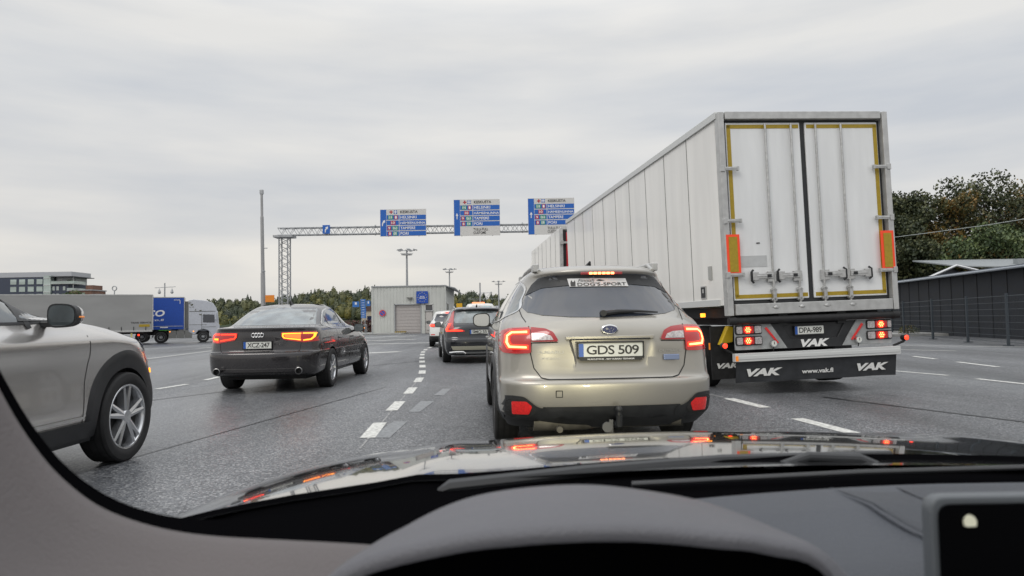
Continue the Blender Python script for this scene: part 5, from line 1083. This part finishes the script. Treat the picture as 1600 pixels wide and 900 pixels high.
# ================================================================ LORRY AND GREY TRAILER ON THE LEFT
def lorry():
    wp = M('tractor_white', (.50, .52, .57), .35, coat=.6, vary=.05)
    R_ = empty('lorry_tractor', (-32.5, 59.6, -.36), -66, 'white lorry tractor unit with high roof, right of the blue trailer', 'lorry')
    prof = [(4.1, .95), (4.1, 3.7), (4.5, 3.78), (5.5, 3.66), (6.05, 3.45), (6.34, 3.02), (6.38, 2.75), (6.46, 2.7), (6.54, 1.6), (6.6, 1.5), (6.6, .45), (6.3, .35), (5.95, .35), (5.88, .75), (5.66, 1.05), (5.3, 1.18), (4.9, 1.05), (4.66, .75), (4.6, .62)]
    b = MB(); b.prism([(-1.22, y, z) for y, z in prof], (2.44, 0, 0)); c = b.build('cab', wp, R_, bevel=.045)
    b = MB(); b.prism([(1.12, 3.78, 1.3), (1.12, 4.12, 1.3), (1.12, 4.12, 3.6), (1.12, 3.78, 3.6)], (.05, 0, 0)); b.build('air_deflector', seam, R_)
    b = MB(); b.prism([(1.225, y, z) for y, z in rnd([(5.25, 1.75), (6.2, 1.72), (6.15, 2.42), (5.25, 2.45)], .06)], (.015, 0, 0)); b.build('side_window', glass, c)
    b = MB(); b.prism([(-1.0, 6.44, 1.75), (1.0, 6.44, 1.75), (1.0, 6.36, 2.55), (-1.0, 6.36, 2.55)], (0, .03, 0)); b.build('windscreen', glass, c)
    b = MB(); b.box((1.228, 4.85, 1.55), (.008, 1.4, .03)); b.box((1.228, 5.15, 1.8), (.008, .03, 1.5)); b.box((1.228, 5.75, 1.35), (.008, 1.1, .03)); b.box((1.228, 5.2, 2.72), (.008, 2.1, .05)); b.build('panel_seams', seam, c)
    b = MB(); random.seed(3)
    for i in range(16): t = random.random(); b.box((1.232, 4.15 + t * 1.3 , 3.35 - t * 1.1 + random.uniform(-.22, .22)), (.004, random.uniform(.03, .22), random.uniform(.02, .07)), R=Matrix.Rotation(random.uniform(-1, 1), 3, 'X'))
    b.build('side_decoration', M('decoration_dark', (.10, .10, .06), .5), c)
    b = MB(); b.box((1.36, 6.28, 2.25), (.18, .14, .62)); b.box((1.3, 6.25, 2.6), (.3, .06, .05)); b.build('wing_mirror', wp, R_, bevel=.04)
    b = MB(); b.prism([(-1.1, 2.75, 1.2), (-1.1, 2.75, 3.4), (-1.1, 3.35, 3.4), (-1.1, 3.35, 1.2)], (2.2, 0, 0)); b.build('air_deflector', wp, R_, bevel=.03) if 0 else None
    for i in range(3): b = MB(); b.box((1.12, 2.85 + i * .62, .74), (.16, .60, .66)); b.build('side_skirt', M('skirt_grey', (.20, .20, .19), .5, vary=.1) if i == 0 else bpy.data.materials['skirt_grey'], R_, bevel=.02)
    b = MB(); b.tube([(1.14, 1.95 + .62 * cos(a), .5 + .62 * sin(a)) for a in [pi * k / 12 for k in range(13)]], .05, 6); b.box((0, 3, .85), (1.0, 5.5, .3)); b.box((0, 3.0, 1.5), (1.4, .5, 1.2)); b.build('chassis', gap, R_)
    b = MB(); b.box((1.22, 2.65, .98), (.04, .08, .06)); b.box((1.22, 4.5, .98), (.04, .08, .06)); b.build('side_marker', amber, R_)
    b = MB(); b.box((1.1, 2.2, 1.12), (.2, .8, .05)); b.build('green_hose', M('green_hose', (.12, .55, .08), .5), R_)
    for y in (.5, 1.95, 5.28):
        for sg in (-1, 1): o = wheel(R_, sg * 1.06, y, .50, .34, .28, 0, sg, 0, galv); o.location.z += (.08 if y == .5 else 0)
    T = empty('curtain_trailer', (-32.5, 59.6, -.36), -66, 'blue curtain-sided trailer behind the white lorry tractor', 'trailer')
    bl = M('curtain_blue', (.010, .065, .36), .5, vary=.08, bump=.1, bs=3)
    b = MB(); b.box((0, -3.9, 2.55), (2.5, 15.3, 2.75)); b.build('curtain', bl, T, bevel=.03)
    b = MB(); b.box((0, -3.9, 3.95), (2.52, 15.32, .07)); b.box((1.255, -3.9, 1.46), (.012, 15.1, .04)); b.box((0, 3.77, 2.5), (2.5, .05, 2.9)); b.build('trailer_frame', alu, T)
    t = MB(); f = lambda u, v: (1.262, u, v); text(t, 'DECO', -.35, 2.30, 2.25, 2.86, f, bold=.03, shear=.2); text(t, 'deco.fi', .7, 1.92, 2.2, 2.10, f, bold=.01, shear=.2)
    t.box((1.262, 3.2, 3.72), (.01, .5, .04)); t.box((1.262, 3.43, 3.55), (.01, .04, .35)); t.box((1.262, 2.2, 1.36), (.01, .6, .08)); t.build('curtain_lettering', swh, T)
    b = MB(); b.box((0, -4.5, 1.05), (1.2, 14, .22)); b.build('chassis', gap, T)
    for y in (-8.2, -9.5, -10.8):
        for sg in (-1, 1): wheel(T, sg * 1.06, y, .50, .34, .28, 0, sg, 0, galv)
    G = empty('curtain_trailer', (-29.5, 56.6, -.36), 117, 'long grey curtain-sided trailer in front of the blue one', 'trailer')
    gm = M('curtain_grey', (.30, .30, .295), .55, vary=.06, vs=1.2, bump=.15, bs=2.5, stretch=(1, .3, 1))
    b = MB(); b.box((0, 6.8, 2.58), (2.5, 13.5, 2.8)); b.build('curtain', gm, G, bevel=.03)
    b = MB(); b.box((0, 6.8, 4.0), (2.53, 13.55, .08)); b.box((0, .02, 2.6), (2.52, .07, 2.85)); b.box((0, 6.8, 1.13), (2.53, 13.5, .16)); b.build('trailer_frame', alu, G)
    b = MB()
    for i in range(16): b.box((-1.275, .5 + i * .85, 1.32), (.02, .05, .30))
    b.build('curtain_strap', black, G)
    t = MB(); f = lambda u, v: (-1.262, u, v); text(t, 'TANK SERVICE', 1.55, 1.72, .12, 1.85, f, bold=.02); t.build('curtain_lettering', ink, G)
    b = MB(); b.box((-1.262, .6, 1.55), (.01, .75, .2)); b.build('yellow_sticker', yel, G)
    b = MB(); b.box((0, 6.8, .98), (1.2, 13, .2)); b.box((0, .3, .7), (2.3, .1, .14)); b.build('chassis', gap, G)
    b = MB(); b.box((-1.2, 1.0, .80), (.05, .12, .12)); b.build('tail_light', red_on, G)
    b = MB(); b.box((-1.15, 1.5, .80), (.05, .12, .35)); b.build('yellow_handle', M('pale_yellow', (.6, .55, .2), .5), G); b = MB(); b.box((-1.28, 4.6, 1.3), (.02, .3, .06)); b.build('side_marker', amber, G)
    for y in (2.7, 4.0, 5.3):
        for sg in (-1, 1): wheel(G, sg * 1.06, y, .50, .34, .28, 0, sg, 0, galv)
lorry()
R_ = empty('low_fence', (-42, 84, -.36), 0, 'low dark fence along the yard edge between lorry and dark saloon', 'fence')
b = MB(); b.box((0, 0, 1.0), (34, .06, .5)); b.build('fence_panel', M('fence_dark', (.05, .055, .065), .6, vary=.3, vs=2), R_)
for i in range(10): b = MB(); b.box((-16 + i * 3.5, .05, .65), (.1, .1, 1.3)); b.build('post', galv, R_)
# ================================================================ VEGETATION
def leaves(name, c1, c2, c3, sc=.5):
    m = bpy.data.materials.new(name); m.use_nodes = True; t = m.node_tree; bs = t.nodes['Principled BSDF']; bs.inputs['Roughness'].default_value = .6
    c = t.nodes.new('ShaderNodeTexCoord'); n = t.nodes.new('ShaderNodeTexNoise'); n.inputs['Scale'].default_value = sc; n.inputs['Detail'].default_value = 5; n.inputs['Roughness'].default_value = .7
    g = t.nodes.new('ShaderNodeNewGeometry'); a = t.nodes.new('ShaderNodeMath'); a.operation = 'MULTIPLY_ADD'; a.inputs[1].default_value = .28; t.links.new(g.outputs['Random Per Island'], a.inputs[0])
    s2 = t.nodes.new('ShaderNodeMath'); s2.operation = 'SUBTRACT'; s2.inputs[1].default_value = .14; t.links.new(n.outputs['Fac'], s2.inputs[0]); t.links.new(s2.outputs[0], a.inputs[2])
    r = t.nodes.new('ShaderNodeValToRGB'); t.links.new(c.outputs['Object'], n.inputs['Vector']); t.links.new(a.outputs[0], r.inputs[0]); t.links.new(r.outputs[0], bs.inputs['Base Color'])
    e = r.color_ramp.elements; e[0].position = .32; e[0].color = (*c1, 1); e[1].position = .68; e[1].color = (*c3, 1); x = e.new(.5); x.color = (*c2, 1)
    return m
def core(mb, c, r, rnd_, m=0):
    rows = []
    for i in range(7):
        a = pi * i / 6 - pi / 2; rows.append([(c[0] + r[0] * cos(a) * cos(2 * pi * k / 10) * rnd_.uniform(.75, 1.15), c[1] + r[1] * cos(a) * sin(2 * pi * k / 10) * rnd_.uniform(.75, 1.15), c[2] + r[2] * sin(a) * rnd_.uniform(.9, 1.1)) for k in range(10)])
    mb.grid(rows, m, closed=True)
def cloud(mb, c, r, n, size, rnd_, m=0, shell=.55):
    for _ in range(n):
        while 1:
            p = Vector((rnd_.uniform(-1, 1), rnd_.uniform(-1, 1), rnd_.uniform(-1, 1)))
            if shell < p.length < 1: break
        q = Vector((c[0] + p.x * r[0], c[1] + p.y * r[1], c[2] + p.z * r[2]))
        a = Vector((rnd_.gauss(0, 1), rnd_.gauss(0, 1), rnd_.gauss(0, 1))).normalized(); b_ = a.orthogonal().normalized(); cc = a.cross(b_); s_ = size * rnd_.uniform(.6, 1.3)
        mb.add([q - b_ * s_, q + cc * s_ * .55, q + b_ * s_, q - cc * s_ * .55], [(0, 1, 2, 3)], m)
bark = M('bark', (.10, .085, .07), .9, vary=.3, vs=4, bump=.5, bs=20)
birch = M('birch_bark', (.42, .41, .38), .8, vary=.5, vs=5, stretch=(1, 1, 4))
lf_dark = leaves('leaf_dark', (.018, .028, .012), (.042, .056, .022), (.10, .105, .04))
lf_mid = leaves('leaf_mid', (.03, .052, .02), (.07, .105, .04), (.15, .19, .065))
lf_org = leaves('leaf_autumn', (.030, .042, .014), (.085, .085, .028), (.26, .15, .035))
def tree(x, y, h, w, lf, label, seed, bk=bark, n=21000, lean=0, low=.10, size=.145):
    rn = random.Random(seed)
    R_ = empty('leafy_tree', (x, y, 0), 0, label, 'tree', 'trees behind the dark building')
    t = MB(); pts = [(0, 0, 0), (lean * .3, 0, h * .3), (lean * .7, .1, h * .6), (lean, 0, h * .9)]; t.tube(pts, [.22, .17, .11, .03], 8)
    blobs = []
    for i in range(26):
        a = rn.uniform(0, 2 * pi); zt = rn.uniform(low, .93); f = zt; L_ = w * (1.05 - abs(f - .45) * .95) * rn.uniform(.45, 1)
        bz = max(.08, zt - .15) * h; p0 = Vector((lean * f, 0, bz)); p1 = Vector((lean * f + cos(a) * L_, sin(a) * L_, zt * h + rn.uniform(-.2, .5)))
        t.tube([p0, (p0 + p1) / 2 + Vector((0, 0, .25)), p1], [.07, .045, .015], 5); blobs.append(p1); blobs.append((p0 + p1) / 2 + Vector((rn.uniform(-.5, .5), rn.uniform(-.5, .5), .4)))
    t.build('trunk', bk, R_)
    c = MB(); k = n // len(blobs)
    for p in blobs: r = rn.uniform(.6, 1.2) * w * .38; cloud(c, p, (r, r, r * .8), k, size, rn, 0, .25)
    me = c.build('crown', lf, R_, fix=False)
tree(30.7, 56, 11.4, 3.8, lf_dark, 'dark green tree right beside the trailer edge, behind the dark building', 1)
tree(32.4, 57, 12.0, 3.0, lf_dark, 'tall dark tree with pale birch trunk behind the dark building', 2, birch, lean=.6)
tree(36.3, 56, 10.8, 3.5, lf_org, 'tree with orange autumn leaves behind the pale gabled roof', 3)
tree(40.4, 58.5, 13.0, 4.4, lf_dark, 'large dark tree right of the orange-leaved tree', 4)
tree(34.6, 54.5, 6.3, 3.2, lf_mid, 'low bright green tree right above the pale gabled roof', 5, low=.05)
tree(38.0, 54.5, 7.6, 3.4, lf_mid, 'mid-height green tree at the right, in front of the large dark tree', 6, low=.05)
tree(31.3, 54, 6.4, 3.2, lf_dark, 'low dark tree between trailer edge and pale gabled roof', 7, low=.05)
tree(45.5, 60, 12.5, 4.4, lf_org, 'tall brownish tree at the far right edge of the view', 8)
tree(35.0, 61, 9.2, 4.6, lf_dark, 'dark tree furthest back, behind the orange-leaved tree', 9)
tree(43.8, 54, 7.2, 3.8, lf_dark, 'low dark tree at the far right edge above the dark building roof', 10, low=.05)
hillg = M('hill_grass', (.03, .045, .018), .9, vary=.4, vs=.1)
prof = [(-190, 4), (-140, 5.5), (-112, 7.5), (-97, 9.6), (-83, 9.5), (-68, 11.5), (-47, 12.1), (-12, 10.2), (0, 8.2), (40, 7.2), (110, 8)]
def tl(x):
    for (a, b), (c, d) in zip(prof, prof[1:]):
        if a <= x <= c: return b + (d - b) * (x - a) / (c - a)
    return 5
b = MB(); xs = list(range(-190, 111, 6)); b.grid([[(x, y, -1 + max(0, tl(x) - 2.2) * f * (1 + .06 * sin(x * .3)) ) for x in xs] for y, f in ((195, 0), (205, .3), (225, .8), (245, 1), (330, .9))]); tag(b.build('hill', hillg, fix=False), kind='structure')
def forest():
    rn = random.Random(11); c = MB()
    for (y, base, hh, n, yel_) in ((246, -4.6, 4.6, 200, 0), (236, -5.6, 4.4, 190, .1), (224, -7.2, 4.2, 170, .25), (214, -8.6, 4.2, 160, .4), (206, -10, 4.0, 160, .7)):
        for i in range(n):
            x = -185 + 290 * (i + rn.uniform(-.5, .5)) / n; f = y / 230; top = tl(max(-185, min(105, x / f))) * f; z0 = max(-.5, top + base * f + rn.uniform(-.5, .5)); h = hh * rn.uniform(.85, 1.35); w = rn.uniform(1.3, 2.1)
            mat_i = 2 if rn.random() < yel_ * .6 else (1 if rn.random() < .45 else 0)
            if mat_i == 0 and rn.random() < .6:
                core(c, (x, y, z0 + h * .4), (w * .5, w * .5, h * .5), rn, 0)
                for k in range(110):
                    t = rn.random() ** .8; a = rn.uniform(0, 2 * pi); r = (1 - t) * w * .8 * rn.uniform(.5, 1) + .05; q = Vector((x + cos(a) * r, y + sin(a) * r, z0 + h * (.1 + .95 * t))); s_ = .5 * (1.1 - t * .6)
                    d = Vector((cos(a), sin(a), -.5)) * s_; e2 = Vector((-sin(a), cos(a), .1)) * s_ * .6; c.add([q - d, q + e2, q + d, q - e2], [(0, 1, 2, 3)], 0)
            else: core(c, (x, y, z0 + h * .5), (w * .85, w * .7, h * .42), rn, mat_i); cloud(c, (x, y, z0 + h * .55), (w, w * .8, h * .48), 130, .36, rn, mat_i, .6)
    o = c.build('forest', [leaves('pine_far', (.036, .048, .032), (.056, .072, .042), (.085, .10, .055), .2), leaves('broadleaf_far', (.058, .068, .034), (.092, .104, .046), (.15, .15, .065), .2), leaves('yellowing_far', (.05, .06, .02), (.12, .125, .035), (.22, .19, .05), .2)], fix=False)
    tag(o, 'distant wooded hill of dark pines and yellowing broadleaf trees along the horizon', 'forest', kind='stuff')
forest()
lf_red = leaves('leaf_red', (.02, .008, .008), (.07, .02, .02), (.14, .05, .04), 2)
for i, (x, w, lb) in enumerate(((-16.8, 1.5, 'dark red shrub left of the blue sign cluster'), (-14.9, 1.0, 'dark red shrub touching the left wall end of the customs shed'))):
    R_ = empty('shrub', (x, 71.5, .1), 0, lb, 'shrub', 'red shrubs by the customs shed'); rn = random.Random(20 + i); c = MB(); cloud(c, (0, 0, .6), (w, .7, .75), 900, .1, rn, 0, .2); c.build('foliage', lf_red, R_, fix=False)
    t = MB(); t.tube([(0, 0, 0), (.1, 0, .8)], [.06, .02], 6); t.build('stem', bark, R_)
R_ = empty('house', (-20.2, 106, -.3), 0, 'small cream house glimpsed between blue signs and customs shed', 'house')
b = MB(); b.box((0, 0, 1.6), (5, 4, 3.2)); b.build('wall', M('cream_render', (.48, .42, .32), .8, vary=.1), R_); b = MB(); b.prism([(-2.7, -2.2, 3.2), (2.7, -2.2, 3.2), (0, -2.2, 4.6)], (0, 4.4, 0)); b.build('roof', M('brown_roof', (.10, .06, .05), .8), R_)
for x in (-1.3, 1.0): b = MB(); b.box((x, -2.01, 1.9), (.8, .04, 1.0)); b.build('window', glass, R_)
# ================================================================ BLOCKS OF FLATS FAR LEFT
def flats():
    R_ = empty('apartment_block', (-170, 255, -.9), 0, 'dark and white apartment block with glazed balconies at the far left', 'building'); R_.scale = (1.7, 1.7, 1.7)
    navy = M('navy_cladding', (.045, .055, .085), .6, vary=.15); gw = M('pale_glass', (.32, .38, .36), .12, coat=1, vary=.35, vs=.5, stretch=(.2, 1, 1)); rf = M('grey_roof_panel', (.42, .43, .45), .5); fr = M('window_frame_white', (.6, .6, .6), .5)
    b = MB(); b.box((1.8, 4, 5.35), (3.6, 9, 10.7)); b.box((-8.8, 4, 6.1), (14.6, 9, 12.2)); b.build('wall', navy, R_)
    b = MB(); b.box((1.9, 3.4, 11.5), (3.0, 6, 1.6)); b.build('penthouse_wall', rf, R_)
    b = MB(); b.box((2.5, 2.6, 12.3), (5.0, 8.0, .14)); b.build('roof', M('roof_edge', (.10, .10, .11), .6), R_)
    b = MB(); b.box((-6.2, 5, 13.0), (18.4, 7, 1.1)); b.build('roof_panel', rf, R_)
    b = MB(); b.box((-.75, -.3, 6.3), (1.55, 1.2, 12.6))
    for i in range(8): b.box((-.75, -.93, 1.5 + i * 1.5), (1.55, .06, .12), 1)
    b.build('glazed_stairwell', [gw, fr], R_)
    for x in (.45, 1.35, 2.75):
        for z in (9.75, 8.2, 6.65): b = MB(); b.box((x, -.55, z), (.40, .06, .75)); w = b.build('window', gw, R_); b = MB(); b.box((x, -.52, z), (.48, .08, .85)); b.build('frame', fr, w)
    for x in (1.0, 1.5): b = MB(); b.box((x, .37, 11.45), (.40, .06, .9)); b.build('window', fr, R_)
    for z in (10.75, 9.2, 7.65): b = MB(); b.box((2.6 if z > 10 else 4.3, -.9, z + .30), (5.0 if z > 10 else 1.4, .06, .55)); b.box((4.95, 1.2, z + .3), (.06, 4.2, .55)); b.build('balcony_glass', gw, R_)
    for z in (10.75, 9.2, 7.65): b = MB(); b.box((2.5 if z > 10 else 4.25, 1.2, z), (5.0 if z > 10 else 1.4, 4.2, .12)); b.build('balcony_slab', fr, R_)
    b = MB(); b.tube([(4.8, -.7, 0), (4.8, -.7, 12.3)], .05, 6); b.build('balcony_post', fr, R_)
    rn = random.Random(5); b = MB(); cloud(b, (3.9, .0, 11.35), (1.0, .5, .45), 260, .09, rn, 0, .1); b.build('balcony_plants', lf_mid, R_, fix=False)
    for i in range(4):
        for z in (11.3, 9.7, 8.1): b = MB(); b.box((-2.6 - i * 1.9, -.53, z), (1.3, .06, 1.1)); b.build('window', gw, R_)
    B = empty('brick_house', (-106.6, 170, -.36), 0, 'brown brick house behind a green tree, right of the apartment block', 'building')
    b = MB(); b.box((0, 3, 5.3), (5.4, 6, 10.6)); b.box((1.6, 3, 11.3), (1.8, 4, 1.3)); b.box((3.4, 3, 4.75), (2.0, 6, 9.5)); b.build('wall', M('brown_brick', (.16, .085, .06), .8, vary=.2, vs=.6), B); b = MB(); b.box((0, 3, 10.7), (5.8, 6.4, .25)); b.box((3.6, 3, 9.6), (2.6, 6.2, .15)); b.build('roof', galv, B)
    for x in (-1.6, .8): b = MB(); b.box((x, -.03, 9.6), (.7, .05, .9)); b.build('window', gw, B)
    T = empty('leafy_tree', (-103.4, 163, -.36), 0, 'green tree in front of the brown brick house', 'tree')
    c = MB(); rn = random.Random(9)
    for q in ((-1.8, 0, 8.4), (0, 0, 8.9), (1.4, 0, 8.3), (3.2, 0, 7.6), (.2, 0, 7)): cloud(c, q, (1.6, 1.2, 1.5), 500, .2, rn, 0, .3)
    c.build('crown', lf_mid, T, fix=False); t = MB(); t.tube([(0, 0, 0), (0, 0, 7)], [.3, .15], 8); t.build('trunk', bark, T)
flats()
# ================================================================ RIGHT-HAND SIDE: dark building, fence, gable, wire
def at(px, py, Y):
    R = RD(-1); cx, cy = (px - 800), (450 - py); X = cx * cos(R) - cy * sin(R); U = cx * sin(R) + cy * cos(R); p = math.atan(50 / 1077)
    return Vector((X / (1077 * cos(p) - U * sin(p)) * Y, Y, H + (1077 * sin(p) + U * cos(p)) / (1077 * cos(p) - U * sin(p)) * Y))
def right_side():
    dk = M('dark_cladding', (.013, .015, .020), .75, vary=.35, vs=1.2, stretch=(1, 1, 4), bump=.2, bs=8)
    A = Vector((22.6, 44, 0)); B = Vector((19.2, 22, 0)); d = (B - A).normalized(); nrm = Vector((-d.y, d.x, 0))
    if nrm.x > 0: nrm = -nrm
    R_ = empty('dark_building', (21, 33, 0), 0, 'long low dark building with pale roof edge behind the mesh fence', 'building')
    of = (-21, -33, 0); back = -nrm * 9
    b = MB(); b.add([A, B, B + back, A + back, A + Vector((0, 0, 2.86)), B + Vector((0, 0, 2.86)), B + back + Vector((0, 0, 3.5)), A + back + Vector((0, 0, 3.5))], [(0, 1, 5, 4), (1, 2, 6, 5), (2, 3, 7, 6), (3, 0, 4, 7), (4, 5, 6, 7)]); b.build('wall', dk, R_, off=of)
    b = MB(); o_ = nrm * .25; u = Vector((0, 0, 1)); p = [A - d * .3 + o_ + u * 2.84, B + d * .3 + o_ + u * 2.84, B + d * .3 + back + u * 3.52, A - d * .3 + back + u * 3.52]; b.prism(p, (0, 0, .10)); b.build('roof', M('roof_felt', (.10, .115, .14), .5, vary=.1), R_, off=of)
    b = MB(); b.tube([A + o_ * 1.2 + u * 2.84, B + o_ * 1.2 + u * 2.84], .055, 8); b.build('gutter', M('gutter_grey', (.30, .33, .37), .4), R_, off=of)
    b = MB(); L_ = (B - A).length
    for i in range(int(L_ / 1.2)): b.box(A + d * (i * 1.2 + .6) + nrm * .012 + u * 1.42, (.03, .02, 2.8), R=Matrix.Rotation(math.atan2(d.y, d.x), 3, 'Z'))
    b.build('wall_seams', gap, R_, off=of)
    F = empty('mesh_fence', (17.5, 29, 0), 0, 'dark green-grey welded mesh fence along the yard on the right', 'fence')
    of = (-17.5, -29, 0); fm = M('fence_paint', (.035, .045, .055), .5)
    ps = [(21.2, 39.5), (20.1, 36.6), (19.2, 33.9), (17.75, 29.2), (16.85, 25.6), (16.05, 22.4), (15.3, 19.4), (14.6, 16.4)]
    for x, y in ps: b = MB(); b.box((x, y, .85), (.07, .07, 1.72)); b.box((x, y, .012), (.22, .22, .024)); b.build('post', fm, F, off=of)
    for (x0, y0), (x1, y1) in zip(ps, ps[1:]):
        b = MB(); p, q = Vector((x0, y0, 0)), Vector((x1, y1, 0)); L_ = (q - p).length
        for k in range(8): b.tube([p + u * (.12 + k * .215), q + u * (.12 + k * .215)], .006 if k not in (0, 7) else .008, 4)
        for k in range(int(L_ / .1)): v = p + (q - p) * k * .1 / L_; b.tube([v + u * .08, v + u * 1.66], .0028, 3, caps=False)
        b.build('mesh_panel', fm, F, off=of)
    G = empty('gabled_house', (30.8, 48, .22), 0, 'pale grey roof with white-edged gable peeping over the dark building', 'house')
    G.scale = (.8, .8, .8)
    wb = M('white_board', (.6, .61, .62), .5); 
    b = MB(); b.box((0, 2, 2), (8, 7, 4.0)); b.prism([(-3.3, -1.6, 4.0), (.9, -1.6, 4.0), (-1.2, -1.6, 4.85)], (0, 1, 0)); b.build('wall', dk, G)
    b = MB(); b.add([(-1.2, -2.2, 5.05), (9, -2.2, 4.7), (9, 4, 6.0), (-1.2, 4, 6.0), (-1.2, -2.2, 4.95), (9, -2.2, 4.6), (9, 4, 5.9), (-1.2, 4, 5.9)], [(0, 1, 2, 3), (4, 7, 6, 5), (0, 4, 5, 1), (1, 5, 6, 2), (2, 6, 7, 3), (3, 7, 4, 0)]); b.box((5.6, -.5, 5.4), (1.0, .6, .5)); b.build('roof', M('pale_roof', (.26, .28, .29), .6, vary=.1), G)
    b = MB(); b.tube([(-3.6, -2.3, 4.05), (-1.2, -2.3, 5.05), (1.4, -2.3, 4.4)], .10, 4); b.build('gable_board', wb, G)
    Wv = empty('overhead_wire', (36, 40, 0), 0, 'thin pale overhead wire crossing in front of the trees at the right', 'wire')
    pts = [at(1395, 371, 42), at(1450, 364, 40), at(1540, 352, 37), at(1700, 326, 33)]
    b = MB(); b.tube([p - Vector((36, 40, 0)) for p in pts], .018, 5); b.build('wire', M('wire_pale', (.35, .38, .36), .5), Wv)
    S_ = empty('shrub', (20.6, 36.2, 0), 0, 'small brown dry bush at the fence foot by the trailer', 'shrub'); rn = random.Random(4); c = MB(); cloud(c, (-1.1, -2.2, .25), (.5, .4, .3), 350, .05, rn, 0, .1); c.build('foliage', lf_org, S_, fix=False)
right_side()
